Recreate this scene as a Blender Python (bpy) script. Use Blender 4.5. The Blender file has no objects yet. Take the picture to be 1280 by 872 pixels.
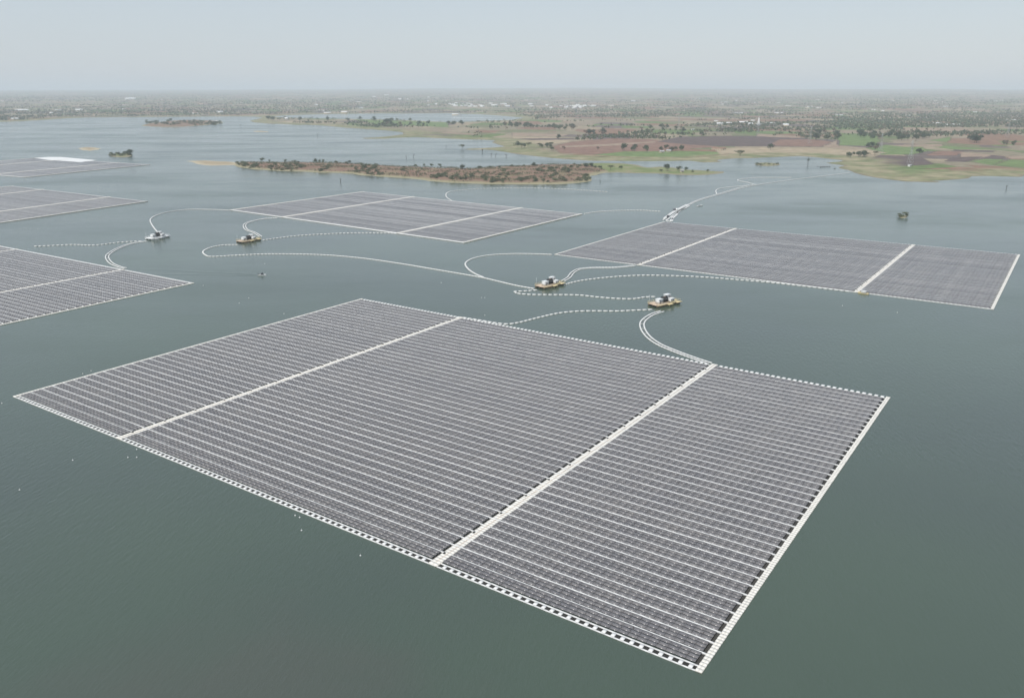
import bpy, math, random
import numpy as np
from mathutils import Vector, Matrix, noise

random.seed(7); rng = np.random.default_rng(11)
S = bpy.context.scene
COL = S.collection
CAM_H = 120.0; F = 1025.0; HY = 115.0
PITCH = math.atan((436 - HY) / F)
CP, SP = math.cos(PITCH), math.sin(PITCH)

def at(px, py, z=0.0):
    """where the sight line through a photo pixel meets the level z"""
    dx = (px - 640) / F; dy = -(py - 436) / F
    X, Y, Z = dx, CP + dy * SP, -SP + dy * CP
    t = (z - CAM_H) / Z
    return Vector((X * t, Y * t, z))

# ------------------------------------------------------------------ materials
def mat(name, col, rough=0.6, metal=0.0, var=0.0, scale=1.0, spec=0.5, var2=None, bump=0.0, bscale=5.0):
    m = bpy.data.materials.new(name); m.use_nodes = True
    nt = m.node_tree; b = nt.nodes['Principled BSDF']
    b.inputs['Roughness'].default_value = rough; b.inputs['Metallic'].default_value = metal
    b.inputs['Specular IOR Level'].default_value = spec
    tc = nt.nodes.new('ShaderNodeTexCoord')
    if var > 0 or var2:
        n = nt.nodes.new('ShaderNodeTexNoise'); n.inputs['Scale'].default_value = scale; n.inputs['Detail'].default_value = 4
        nt.links.new(tc.outputs['Object'], n.inputs['Vector'])
        r = nt.nodes.new('ShaderNodeValToRGB'); r.color_ramp.elements[0].position = .3; r.color_ramp.elements[1].position = .7
        c2 = var2 if var2 else [min(1, c * (1 + var)) for c in col]
        c1 = col if var2 else [c * (1 - var) for c in col]
        r.color_ramp.elements[0].color = (*c1, 1); r.color_ramp.elements[1].color = (*c2, 1)
        nt.links.new(n.outputs['Fac'], r.inputs['Fac']); nt.links.new(r.outputs['Color'], b.inputs['Base Color'])
    else:
        b.inputs['Base Color'].default_value = (*col, 1)
    if bump > 0:
        n = nt.nodes.new('ShaderNodeTexNoise'); n.inputs['Scale'].default_value = bscale; n.inputs['Detail'].default_value = 3
        nt.links.new(tc.outputs['Object'], n.inputs['Vector'])
        bp = nt.nodes.new('ShaderNodeBump'); bp.inputs['Strength'].default_value = bump; bp.inputs['Distance'].default_value = .1
        nt.links.new(n.outputs['Fac'], bp.inputs['Height']); nt.links.new(bp.outputs['Normal'], b.inputs['Normal'])
    return m

M = {}
M['float'] = mat('white_float_plastic', (.76, .75, .72), .55, var=.08, scale=.35)
M['float_warm'] = mat('weathered_cream_plastic', (.78, .74, .665), .6, var=.1, scale=.5)
M['floatgrey'] = mat('grey_support_float_plastic', (.10, .10, .11), .6, var=.5, scale=.8)
M['cablegrey'] = mat('grey_cable_jacket', (.3, .3, .3), .6)
M['frame'] = mat('dark_module_frame', (.09, .09, .10), .5)
M['dark'] = mat('black_cable_rubber', (.025, .024, .022), .6)
M['gapshade'] = mat('painted_gap_shade', (.035, .033, .028), .8)  # near-black tone for the shade painted between floats
M['deckyellow'] = mat('pale_yellow_steel_deck', (.70, .58, .33), .6, var=.2, scale=.6)
M['deckpink'] = mat('rusty_pink_deck_plate', (.52, .40, .31), .7, var=.2, scale=.6)
M['white'] = mat('white_painted_steel', (.80, .80, .78), .4, var=.04, scale=.5)
M['black'] = mat('black_transformer_steel', (.02, .022, .022), .45)
M['hull'] = mat('brown_pontoon_steel', (.20, .14, .085), .6, var=.3, scale=.8)
M['galv'] = mat('galvanised_lattice_steel', (.45, .46, .45), .5, metal=.2)
M['conc'] = mat('pale_concrete', (.5, .47, .42), .8, var=.1, scale=.5)
M['wall'] = mat('whitewashed_wall', (.74, .72, .68), .8, var=.08, scale=.2)
M['wallc'] = mat('cream_plaster_wall', (.62, .52, .38), .8, var=.08, scale=.2)
M['roofw'] = mat('white_sheet_roof', (.78, .78, .77), .5, var=.05, scale=.2)
M['rooft'] = mat('brown_tile_roof', (.26, .15, .10), .8, var=.2, scale=.5)
M['roofg'] = mat('grey_sheet_roof', (.42, .42, .42), .6, var=.1, scale=.3)
M['opening'] = mat('dark_opening', (.03, .03, .035), .5)
M['bark'] = mat('grey_brown_bark', (.10, .08, .06), .9, var=.2, scale=1)
M['deadwood'] = mat('bleached_dark_deadwood', (.075, .065, .06), .9, var=.2, scale=1)
M['rock'] = mat('grey_boulder', (.16, .14, .12), .9, var=.35, scale=.4)
M['skin'] = mat('brown_skin', (.18, .10, .07), .6)
M['shirt'] = mat('dark_clothing', (.03, .035, .05), .8)
M['buoy'] = mat('white_buoy_plastic', (.6, .6, .58), .4)
M['orange'] = mat('orange_handrail_paint', (.6, .25, .08), .5)

def leafmat(name, col, col2):
    m = bpy.data.materials.new(name); m.use_nodes = True
    nt = m.node_tree; b = nt.nodes['Principled BSDF']; b.inputs['Roughness'].default_value = .75
    b.inputs['Specular IOR Level'].default_value = .25
    tc = nt.nodes.new('ShaderNodeTexCoord'); n = nt.nodes.new('ShaderNodeTexNoise'); n.inputs['Scale'].default_value = .45
    nt.links.new(tc.outputs['Object'], n.inputs['Vector'])
    oi = nt.nodes.new('ShaderNodeObjectInfo')
    ge = nt.nodes.new('ShaderNodeNewGeometry')
    a = nt.nodes.new('ShaderNodeMath'); a.operation = 'MULTIPLY_ADD'; a.inputs[1].default_value = .35
    nt.links.new(ge.outputs['Random Per Island'], a.inputs[0]); nt.links.new(oi.outputs['Random'], a.inputs[2])
    a2 = nt.nodes.new('ShaderNodeMath'); a2.operation = 'MULTIPLY_ADD'; a2.inputs[1].default_value = .5
    nt.links.new(a.outputs[0], a2.inputs[0]); nt.links.new(n.outputs['Fac'], a2.inputs[2])
    a3 = nt.nodes.new('ShaderNodeMath'); a3.operation = 'MULTIPLY_ADD'; a3.inputs[1].default_value = .9; a3.inputs[2].default_value = -.25; a3.use_clamp = True
    nt.links.new(a2.outputs[0], a3.inputs[0])
    mx = nt.nodes.new('ShaderNodeMix'); mx.data_type = 'RGBA'
    mx.inputs[6].default_value = (*col, 1); mx.inputs[7].default_value = (*col2, 1)
    nt.links.new(a3.outputs[0], mx.inputs[0]); nt.links.new(mx.outputs[2], b.inputs['Base Color'])
    return m
M['leaf'] = leafmat('dusty_green_leaves', (.070, .088, .050), (.145, .165, .09))
M['leafd'] = leafmat('dark_green_leaves', (.054, .072, .045), (.12, .148, .088))
M['leafb'] = leafmat('dry_brown_leaves', (.13, .095, .065), (.21, .165, .115))
M['leafs'] = leafmat('pale_scrub_leaves', (.095, .11, .06), (.20, .215, .125))
M['leafo'] = leafmat('olive_scrub_leaves', (.085, .095, .05), (.17, .18, .10))

def panelmat():
    m = bpy.data.materials.new('solar_glass'); m.use_nodes = True
    nt = m.node_tree; b = nt.nodes['Principled BSDF']
    tc = nt.nodes.new('ShaderNodeTexCoord'); uv = nt.nodes.new('ShaderNodeUVMap'); uv.uv_map = 'UVMap'
    # cell grid: 12 x 6 cells on each module, thin pale lines between them
    br = nt.nodes.new('ShaderNodeTexBrick'); br.offset = 0; br.squash = 1
    br.inputs['Scale'].default_value = 1; br.inputs['Brick Width'].default_value = 1 / 12; br.inputs['Row Height'].default_value = 1 / 6
    br.inputs['Mortar Size'].default_value = .006; br.inputs['Mortar Smooth'].default_value = 0
    br.inputs['Color1'].default_value = (.062, .052, .056, 1); br.inputs['Color2'].default_value = (.074, .065, .068, 1)
    br.inputs['Mortar'].default_value = (.42, .43, .46, 1)
    nt.links.new(uv.outputs[0], br.inputs['Vector'])
    ge = nt.nodes.new('ShaderNodeNewGeometry')
    n = nt.nodes.new('ShaderNodeTexNoise'); n.inputs['Scale'].default_value = .06; n.inputs['Detail'].default_value = 5
    nt.links.new(tc.outputs['Object'], n.inputs['Vector'])
    # pale dust, different on each module and in broad patches
    ad = nt.nodes.new('ShaderNodeMath'); ad.operation = 'MULTIPLY_ADD'; ad.inputs[1].default_value = .24
    nt.links.new(ge.outputs['Random Per Island'], ad.inputs[0])
    a2 = nt.nodes.new('ShaderNodeMath'); a2.operation = 'MULTIPLY'; a2.inputs[1].default_value = .26
    oi = nt.nodes.new('ShaderNodeObjectInfo'); a3 = nt.nodes.new('ShaderNodeMath'); a3.operation = 'MULTIPLY_ADD'; a3.inputs[1].default_value = .14
    nt.links.new(n.outputs['Fac'], a2.inputs[0]); nt.links.new(oi.outputs['Random'], a3.inputs[0]); nt.links.new(a2.outputs[0], a3.inputs[2]); nt.links.new(a3.outputs[0], ad.inputs[2])
    mx = nt.nodes.new('ShaderNodeMix'); mx.data_type = 'RGBA'
    mx.inputs[7].default_value = (.31, .28, .252, 1)
    nt.links.new(ad.outputs[0], mx.inputs[0]); nt.links.new(br.outputs['Color'], mx.inputs[6])
    nt.links.new(mx.outputs[2], b.inputs['Base Color'])
    b.inputs['Roughness'].default_value = .28; b.inputs['Specular IOR Level'].default_value = .5
    return m
M['panel'] = panelmat()

def watermat():
    m = bpy.data.materials.new('reservoir_water'); m.use_nodes = True
    nt = m.node_tree; b = nt.nodes['Principled BSDF']; L = nt.links.new
    ge = nt.nodes.new('ShaderNodeNewGeometry'); P = ge.outputs['Position']
    b.inputs['IOR'].default_value = 1.33; b.inputs['Specular IOR Level'].default_value = 1.0
    # turbid green water with a brown shoal near the camera
    n = nt.nodes.new('ShaderNodeTexNoise'); n.inputs['Scale'].default_value = .006; n.inputs['Detail'].default_value = 4
    L(P, n.inputs['Vector'])
    r = nt.nodes.new('ShaderNodeValToRGB')
    r.color_ramp.elements[0].position = .35; r.color_ramp.elements[0].color = (.053, .074, .058, 1)
    r.color_ramp.elements[1].position = .7; r.color_ramp.elements[1].color = (.062, .092, .062, 1)
    L(n.outputs['Fac'], r.inputs['Fac'])
    sh = at(230, 985)
    sub = nt.nodes.new('ShaderNodeVectorMath'); sub.operation = 'DISTANCE'; sub.inputs[1].default_value = tuple(sh); L(P, sub.inputs[0])
    n4 = nt.nodes.new('ShaderNodeTexNoise'); n4.inputs['Scale'].default_value = .03; n4.inputs['Detail'].default_value = 5; L(P, n4.inputs['Vector'])
    ma = nt.nodes.new('ShaderNodeMath'); ma.operation = 'MULTIPLY_ADD'; ma.inputs[1].default_value = 70; L(n4.outputs['Fac'], ma.inputs[0]); L(sub.outputs['Value'], ma.inputs[2])
    mr = nt.nodes.new('ShaderNodeMapRange'); mr.inputs[1].default_value = 45; mr.inputs[2].default_value = 100; mr.inputs[3].default_value = .55; mr.inputs[4].default_value = 0
    mr.interpolation_type = 'SMOOTHSTEP'; L(ma.outputs[0], mr.inputs[0])
    mx = nt.nodes.new('ShaderNodeMix'); mx.data_type = 'RGBA'; mx.inputs[7].default_value = (.078, .076, .064, 1)
    L(mr.outputs[0], mx.inputs[0]); L(r.outputs['Color'], mx.inputs[6]); L(mx.outputs[2], b.inputs['Base Color'])
    # wind patches change the roughness, ripples the normal
    n2 = nt.nodes.new('ShaderNodeTexNoise'); n2.inputs['Scale'].default_value = .0035; n2.inputs['Detail'].default_value = 5; n2.inputs['Roughness'].default_value = .6
    mp = nt.nodes.new('ShaderNodeMapping'); mp.inputs['Scale'].default_value = (1, 2.2, 1); mp.inputs['Rotation'].default_value = (0, 0, .25)
    L(P, mp.inputs['Vector']); L(mp.outputs[0], n2.inputs['Vector'])
    m2 = nt.nodes.new('ShaderNodeMapRange'); m2.inputs[1].default_value = .35; m2.inputs[2].default_value = .65; m2.inputs[3].default_value = .07; m2.inputs[4].default_value = .25
    L(n2.outputs['Fac'], m2.inputs[0]); L(m2.outputs[0], b.inputs['Roughness'])
    n3 = nt.nodes.new('ShaderNodeTexNoise'); n3.inputs['Scale'].default_value = .8; n3.inputs['Detail'].default_value = 3; n3.inputs['Roughness'].default_value = .6
    mp3 = nt.nodes.new('ShaderNodeMapping'); cr = at(1200, 688) - at(1190, 670); mpr = nt.nodes.new('ShaderNodeMapping'); mpr.inputs['Rotation'].default_value = (0, 0, -math.atan2(cr.y, cr.x))   # crests of the ripples
    mp3.inputs['Scale'].default_value = (.34, 1.0, 1); L(P, mpr.inputs['Vector']); L(mpr.outputs[0], mp3.inputs['Vector']); L(mp3.outputs[0], n3.inputs['Vector'])
    bp = nt.nodes.new('ShaderNodeBump'); bp.inputs['Strength'].default_value = .45; bp.inputs['Distance'].default_value = .22
    m7 = nt.nodes.new('ShaderNodeMapRange'); m7.inputs[1].default_value = .38; m7.inputs[2].default_value = .62; m7.inputs[3].default_value = 1.0; m7.inputs[4].default_value = .35
    L(n2.outputs['Fac'], m7.inputs[0]); L(m7.outputs[0], bp.inputs['Strength'])
    L(n3.outputs['Fac'], bp.inputs['Height'])
    L(bp.outputs['Normal'], b.inputs['Normal'])
    return m
M['water'] = watermat()

def groundmat():
    m = bpy.data.materials.new('dry_farmland'); m.use_nodes = True
    nt = m.node_tree; b = nt.nodes['Principled BSDF']; L = nt.links.new
    b.inputs['Roughness'].default_value = .95; b.inputs['Specular IOR Level'].default_value = .1
    ge = nt.nodes.new('ShaderNodeNewGeometry'); P = ge.outputs['Position']
    flat = nt.nodes.new('ShaderNodeVectorMath'); flat.operation = 'MULTIPLY'; flat.inputs[1].default_value = (1, 1, 0); L(P, flat.inputs[0])
    mp = nt.nodes.new('ShaderNodeMapping'); mp.inputs['Rotation'].default_value = (0, 0, .35); mp.inputs['Scale'].default_value = (1, .62, 1); L(flat.outputs[0], mp.inputs['Vector'])
    nw = nt.nodes.new('ShaderNodeTexNoise'); nw.inputs['Scale'].default_value = .004; L(flat.outputs[0], nw.inputs['Vector'])
    wv = nt.nodes.new('ShaderNodeVectorMath'); wv.operation = 'MULTIPLY_ADD'; wv.inputs[1].default_value = (90, 90, 0)
    L(nw.outputs['Color'], wv.inputs[0]); L(mp.outputs[0], wv.inputs[2])
    vo = nt.nodes.new('ShaderNodeTexVoronoi'); vo.distance = 'CHEBYCHEV'; vo.inputs['Scale'].default_value = 1 / 130; L(wv.outputs[0], vo.inputs['Vector'])
    sc = nt.nodes.new('ShaderNodeSeparateColor'); L(vo.outputs['Color'], sc.inputs[0])
    r = nt.nodes.new('ShaderNodeValToRGB'); r.color_ramp.interpolation = 'CONSTANT'
    els = [(0, (.23, .145, .10)), (.16, (.30, .245, .17)), (.33, (.17, .17, .095)), (.48, (.24, .205, .14)), (.62, (.135, .175, .07)), (.76, (.15, .12, .105)), (.88, (.26, .21, .15))]
    e = r.color_ramp.elements; e[0].position = 0; e[0].color = (*els[0][1], 1); e[1].position = els[1][0]; e[1].color = (*els[1][1], 1)
    for p_, c_ in els[2:]:
        q = e.new(p_); q.color = (*c_, 1)
    L(sc.outputs[0], r.inputs['Fac'])
    # field colours painted where the photo shows particular plots
    at_ = nt.nodes.new('ShaderNodeAttribute'); at_.attribute_name = 'plot'
    mx = nt.nodes.new('ShaderNodeMix'); mx.data_type = 'RGBA'
    L(at_.outputs['Alpha'], mx.inputs[0]); L(r.outputs['Color'], mx.inputs[6]); L(at_.outputs['Color'], mx.inputs[7])
    # grass belt along the shore
    sd = nt.nodes.new('ShaderNodeAttribute'); sd.attribute_name = 'shore'
    n = nt.nodes.new('ShaderNodeTexNoise'); n.inputs['Scale'].default_value = .012; n.inputs['Detail'].default_value = 5; L(flat.outputs[0], n.inputs['Vector'])
    add = nt.nodes.new('ShaderNodeMath'); add.operation = 'MULTIPLY_ADD'; add.inputs[1].default_value = -90; L(n.outputs['Fac'], add.inputs[0]); L(sd.outputs['Fac'], add.inputs[2])
    mr = nt.nodes.new('ShaderNodeMapRange'); mr.inputs[1].default_value = 10; mr.inputs[2].default_value = 60; mr.inputs[3].default_value = 1; mr.inputs[4].default_value = 0; L(add.outputs[0], mr.inputs[0])
    gr = nt.nodes.new('ShaderNodeValToRGB')
    gr.color_ramp.elements[0].position = .38; gr.color_ramp.elements[0].color = (.175, .19, .095, 1)
    gr.color_ramp.elements[1].position = .62; gr.color_ramp.elements[1].color = (.30, .26, .165, 1)
    n5 = nt.nodes.new('ShaderNodeTexNoise'); n5.inputs['Scale'].default_value = .02; n5.inputs['Detail'].default_value = 5; L(flat.outputs[0], n5.inputs['Vector']); L(n5.outputs['Fac'], gr.inputs['Fac'])
    mx2 = nt.nodes.new('ShaderNodeMix'); mx2.data_type = 'RGBA'; L(mr.outputs[0], mx2.inputs[0]); L(mx.outputs[2], mx2.inputs[6]); L(gr.outputs['Color'], mx2.inputs[7])
    # bare mud at the water line
    m3 = nt.nodes.new('ShaderNodeMapRange'); m3.inputs[1].default_value = 2; m3.inputs[2].default_value = 9; m3.inputs[3].default_value = .8; m3.inputs[4].default_value = 0; L(sd.outputs['Fac'], m3.inputs[0])
    mx3 = nt.nodes.new('ShaderNodeMix'); mx3.data_type = 'RGBA'; L(m3.outputs[0], mx3.inputs[0]); L(mx2.outputs[2], mx3.inputs[6]); mx3.inputs[7].default_value = (.20, .17, .115, 1)
    # fine mottling
    n6 = nt.nodes.new('ShaderNodeTexNoise'); n6.inputs['Scale'].default_value = .05; n6.inputs['Detail'].default_value = 7; L(flat.outputs[0], n6.inputs['Vector'])
    m6 = nt.nodes.new('ShaderNodeMapRange'); m6.inputs[1].default_value = .3; m6.inputs[2].default_value = .7; m6.inputs[3].default_value = .75; m6.inputs[4].default_value = 1.25; L(n6.outputs['Fac'], m6.inputs[0])
    mu = nt.nodes.new('ShaderNodeVectorMath'); mu.operation = 'SCALE'; L(mx3.outputs[2], mu.inputs[0]); L(m6.outputs[0], mu.inputs['Scale'])
    L(mu.outputs[0], b.inputs['Base Color'])
    return m
M['ground'] = groundmat()

def islandmat(name, c1, c2, c3, shore):
    m = bpy.data.materials.new(name); m.use_nodes = True
    nt = m.node_tree; b = nt.nodes['Principled BSDF']; L = nt.links.new
    b.inputs['Roughness'].default_value = .95; b.inputs['Specular IOR Level'].default_value = .1
    ge = nt.nodes.new('ShaderNodeNewGeometry'); P = ge.outputs['Position']
    n = nt.nodes.new('ShaderNodeTexNoise'); n.inputs['Scale'].default_value = .035; n.inputs['Detail'].default_value = 7; n.inputs['Roughness'].default_value = .65; L(P, n.inputs['Vector'])
    r = nt.nodes.new('ShaderNodeValToRGB'); e = r.color_ramp.elements
    e[0].position = .36; e[0].color = (*c1, 1); e[1].position = .62; e[1].color = (*c3, 1); q = e.new(.5); q.color = (*c2, 1)
    L(n.outputs['Fac'], r.inputs['Fac'])
    sd = nt.nodes.new('ShaderNodeAttribute'); sd.attribute_name = 'shore'
    m3 = nt.nodes.new('ShaderNodeMapRange'); m3.inputs[1].default_value = 5; m3.inputs[2].default_value = 16; m3.inputs[3].default_value = 1; m3.inputs[4].default_value = 0; L(sd.outputs['Fac'], m3.inputs[0])
    mx = nt.nodes.new('ShaderNodeMix'); mx.data_type = 'RGBA'; L(m3.outputs[0], mx.inputs[0]); L(r.outputs['Color'], mx.inputs[6]); mx.inputs[7].default_value = (*shore, 1)
    L(mx.outputs[2], b.inputs['Base Color'])
    return m
M['isl_red'] = islandmat('red_brown_scrub_soil', (.20, .125, .088), (.25, .165, .12), (.22, .18, .11), (.30, .27, .17))
M['isl_green'] = islandmat('grassy_spit', (.15, .185, .075), (.20, .225, .10), (.27, .24, .15), (.26, .23, .15))
M['isl_tan'] = islandmat('tan_sand', (.34, .27, .19), (.38, .31, .21), (.30, .24, .16), (.44, .38, .27))

# ------------------------------------------------------------------ objects
def tag(o, label=None, cat=None, group=None, kind=None):
    if label: o['label'] = label
    if cat: o['category'] = cat
    if group: o['group'] = group
    if kind: o['kind'] = kind
    return o

def empty(name, loc, rz=0.0, label=None, cat=None, group=None):
    o = bpy.data.objects.new(name, None); COL.objects.link(o); o.empty_display_size = 1
    o.location = loc; o.rotation_euler = (0, 0, rz)
    return tag(o, label, cat, group)

def link(name, me, parent=None, loc=(0, 0, 0), rz=0.0):
    o = bpy.data.objects.new(name, me); COL.objects.link(o)
    o.location = loc; o.rotation_euler = (0, 0, rz)
    if parent: o.parent = parent
    return o

def mesh_np(name, V, Q, mats, mi=None, uv=None, smooth=False):
    V = np.asarray(V, dtype=np.float32); Q = np.asarray(Q, dtype=np.int32)
    k = Q.shape[1]
    me = bpy.data.meshes.new(name)
    me.vertices.add(len(V)); me.vertices.foreach_set('co', V.ravel())
    me.loops.add(Q.size); me.loops.foreach_set('vertex_index', Q.ravel())
    me.polygons.add(len(Q)); me.polygons.foreach_set('loop_start', np.arange(len(Q), dtype=np.int32) * k)
    me.polygons.foreach_set('loop_total', np.full(len(Q), k, dtype=np.int32))
    for m_ in mats: me.materials.append(M[m_])
    if mi is not None: me.polygons.foreach_set('material_index', np.asarray(mi, dtype=np.int32))
    if smooth: me.polygons.foreach_set('use_smooth', np.ones(len(Q), dtype=bool))
    if uv is not None:
        l = me.uv_layers.new(name='UVMap'); l.data.foreach_set('uv', np.asarray(uv, dtype=np.float32).ravel())
    me.update(calc_edges=True)
    return me

BOXF = np.array([[0, 3, 2, 1], [4, 5, 6, 7], [0, 1, 5, 4], [1, 2, 6, 5], [2, 3, 7, 6], [3, 0, 4, 7]])
BOXV = np.array([[-1, -1, -1], [1, -1, -1], [1, 1, -1], [-1, 1, -1], [-1, -1, 1], [1, -1, 1], [1, 1, 1], [-1, 1, 1]], dtype=float)

class NB:
    """vectorised box collector"""
    def __init__(s): s.V = []; s.F = []; s.mi = []; s.n = 0; s.uv = []
    def boxes(s, c, h, side=0, top=None, tilt=None, rz=None):
        c = np.atleast_2d(np.asarray(c, float)); n = len(c)
        h = np.broadcast_to(np.asarray(h, float), (n, 3))
        v = BOXV[None] * h[:, None, :]
        if tilt is not None:           # (n,2): rotation about local y, then about local x
            tilt = np.broadcast_to(np.asarray(tilt, float), (n, 2))
            a = tilt[:, 0][:, None]; x, z = v[..., 0].copy(), v[..., 2].copy()
            v[..., 0] = x * np.cos(a) + z * np.sin(a); v[..., 2] = -x * np.sin(a) + z * np.cos(a)
            a = tilt[:, 1][:, None]; y, z = v[..., 1].copy(), v[..., 2].copy()
            v[..., 1] = y * np.cos(a) - z * np.sin(a); v[..., 2] = y * np.sin(a) + z * np.cos(a)
        if rz is not None:
            a = np.broadcast_to(np.asarray(rz, float), (n,))[:, None]; x, y = v[..., 0].copy(), v[..., 1].copy()
            v[..., 0] = x * np.cos(a) - y * np.sin(a); v[..., 1] = x * np.sin(a) + y * np.cos(a)
        v = v + c[:, None, :]
        s.V.append(v.reshape(-1, 3)); s.F.append((BOXF[None] + (np.arange(n) * 8)[:, None, None] + s.n).reshape(-1, 4))
        m_ = np.tile([side, side if top is None else top, side, side, side, side], n); s.mi.append(m_)
        s.uv.append(np.tile(np.array([[0, 0], [0, 1], [1, 1], [1, 0]], float)[[0, 1, 2, 3] * 6], (n, 1)))
        s.n += n * 8
        return s
    def box(s, x0, x1, y0, y1, z0, z1, m=0):
        return s.boxes([[(x0 + x1) / 2, (y0 + y1) / 2, (z0 + z1) / 2]], [[(x1 - x0) / 2, (y1 - y0) / 2, (z1 - z0) / 2]], m)
    def bar(s, a, b, r, m=0, k=5):
        a = Vector(a); b = Vector(b); d = (b - a)
        if d.length < 1e-6: return s
        d.normalize(); u = d.orthogonal().normalized(); w = d.cross(u)
        q = 4; V = []
        for p_, rr in ((a, r if not isinstance(r, tuple) else r[0]), (b, r if not isinstance(r, tuple) else r[1])):
            for i in range(q):
                t = 2 * math.pi * (i + .5) / q; V.append(p_ + (u * math.cos(t) + w * math.sin(t)) * rr)
        order = [0, 1, 2, 3, 4, 5, 6, 7]
        s.V.append(np.array([tuple(V[i]) for i in order])); s.F.append(BOXF + s.n); s.mi.append(np.full(6, m)); s.uv.append(np.zeros((24, 2))); s.n += 8
        return s
    def mesh(s, name, mats, xf=None, uv=False):
        V = np.concatenate(s.V)
        if xf is not None: V = xf(V)
        return mesh_np(name, V, np.concatenate(s.F), mats, np.concatenate(s.mi), np.concatenate(s.uv) if uv else None)
    def build(s, name, mats, parent=None, loc=(0, 0, 0), rz=0.0, xf=None, uv=False):
        return link(name, s.mesh(name, mats, xf, uv), parent, loc, rz)

# ------------------------------------------------------------------ camera, light, air
cam = bpy.data.cameras.new('camera'); cam.sensor_width = 36; cam.lens = F / 1280 * 36; cam.clip_start = .5; cam.clip_end = 200000
co = bpy.data.objects.new('camera', cam); COL.objects.link(co); co.location = (0, 0, CAM_H); co.rotation_euler = (math.pi / 2 - PITCH, 0, 0)
S.camera = co

SUN_EL, SUN_AZ = math.radians(57), math.radians(232)      # azimuth of the direction TOWARDS the sun, measured in x-y from +x
sdir = Vector((math.cos(SUN_EL) * math.cos(SUN_AZ), math.cos(SUN_EL) * math.sin(SUN_AZ), math.sin(SUN_EL)))
W = bpy.data.worlds.new('World'); S.world = W; W.use_nodes = True
nt = W.node_tree; bg = nt.nodes['Background']
sky = nt.nodes.new('ShaderNodeTexSky'); sky.sky_type = 'NISHITA'; sky.sun_disc = False
sky.sun_elevation = SUN_EL; sky.sun_rotation = math.pi / 2 - SUN_AZ
sky.air_density = 1.4; sky.dust_density = .5; sky.ozone_density = 1.5; sky.altitude = 200
hs = nt.nodes.new('ShaderNodeHueSaturation'); hs.inputs['Saturation'].default_value = .75; hs.inputs['Value'].default_value = 1.0
nt.links.new(sky.outputs[0], hs.inputs['Color']); hz = nt.nodes.new('ShaderNodeMix'); hz.data_type = 'RGBA'; hz.inputs[0].default_value = .66; hz.inputs[7].default_value = (5.45, 6.15, 7.1, 1)   # bright veil of high dust over the blue
nt.links.new(hs.outputs[0], hz.inputs[6]); nt.links.new(hz.outputs[2], bg.inputs['Color']); bg.inputs['Strength'].default_value = .107
sl = bpy.data.lights.new('sun', 'SUN'); sl.energy = 3.2; sl.angle = math.radians(1.5); sl.color = (1, .97, .92)
so = bpy.data.objects.new('sun', sl); COL.objects.link(so); so.rotation_euler = sdir.to_track_quat('Z', 'Y').to_euler(); so.location = (0, 0, 300)
S.view_settings.view_transform = 'Standard'; S.view_settings.look = 'None'; S.view_settings.gamma = 1; S.view_settings.exposure = 0
S.cycles.volume_bounces = 3; S.cycles.max_bounces = 6

HAZE = .85e-4
b = NB().box(-46000, 46000, -3000, 48000, -3.0, 330)
hm = bpy.data.materials.new('thin_dusty_air'); hm.use_nodes = True
hn = hm.node_tree; hn.nodes.remove(hn.nodes['Principled BSDF'])
pv = hn.nodes.new('ShaderNodeVolumePrincipled'); pv.inputs['Color'].default_value = (.86, .935, 1.0, 1); pv.inputs['Density'].default_value = HAZE
pv.inputs['Anisotropy'].default_value = 0.0
hn.links.new(pv.outputs[0], hn.nodes['Material Output'].inputs['Volume'])
M['haze'] = hm
tag(b.build('haze', ['haze']), 'thin pale dusty haze over the whole reservoir and plain', kind='stuff')

# ------------------------------------------------------------------ land outlines, traced as points on the water level
def poly(pts): return np.array([tuple(at(x, y))[:2] for x, y in pts])

def sdist(P, pl):
    """signed distance, + inside, of points P (n,2) to polygon pl"""
    n = len(P); best = np.full(n, 1e18); ins = np.zeros(n, bool)
    A = pl; B = np.roll(pl, -1, axis=0)
    for a, b_ in zip(A, B):
        ab = b_ - a; L2 = max(ab @ ab, 1e-9); ap = P - a
        t = np.clip((ap @ ab) / L2, 0, 1); d = ap - t[:, None] * ab
        np.minimum(best, (d * d).sum(1), out=best)
        c = (a[1] > P[:, 1]) != (b_[1] > P[:, 1])
        with np.errstate(divide='ignore', invalid='ignore'):
            xi = (b_[0] - a[0]) * (P[:, 1] - a[1]) / (b_[1] - a[1]) + a[0]
        ins ^= c & (P[:, 0] < xi)
    d = np.sqrt(best); return np.where(ins, d, -d)

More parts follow.
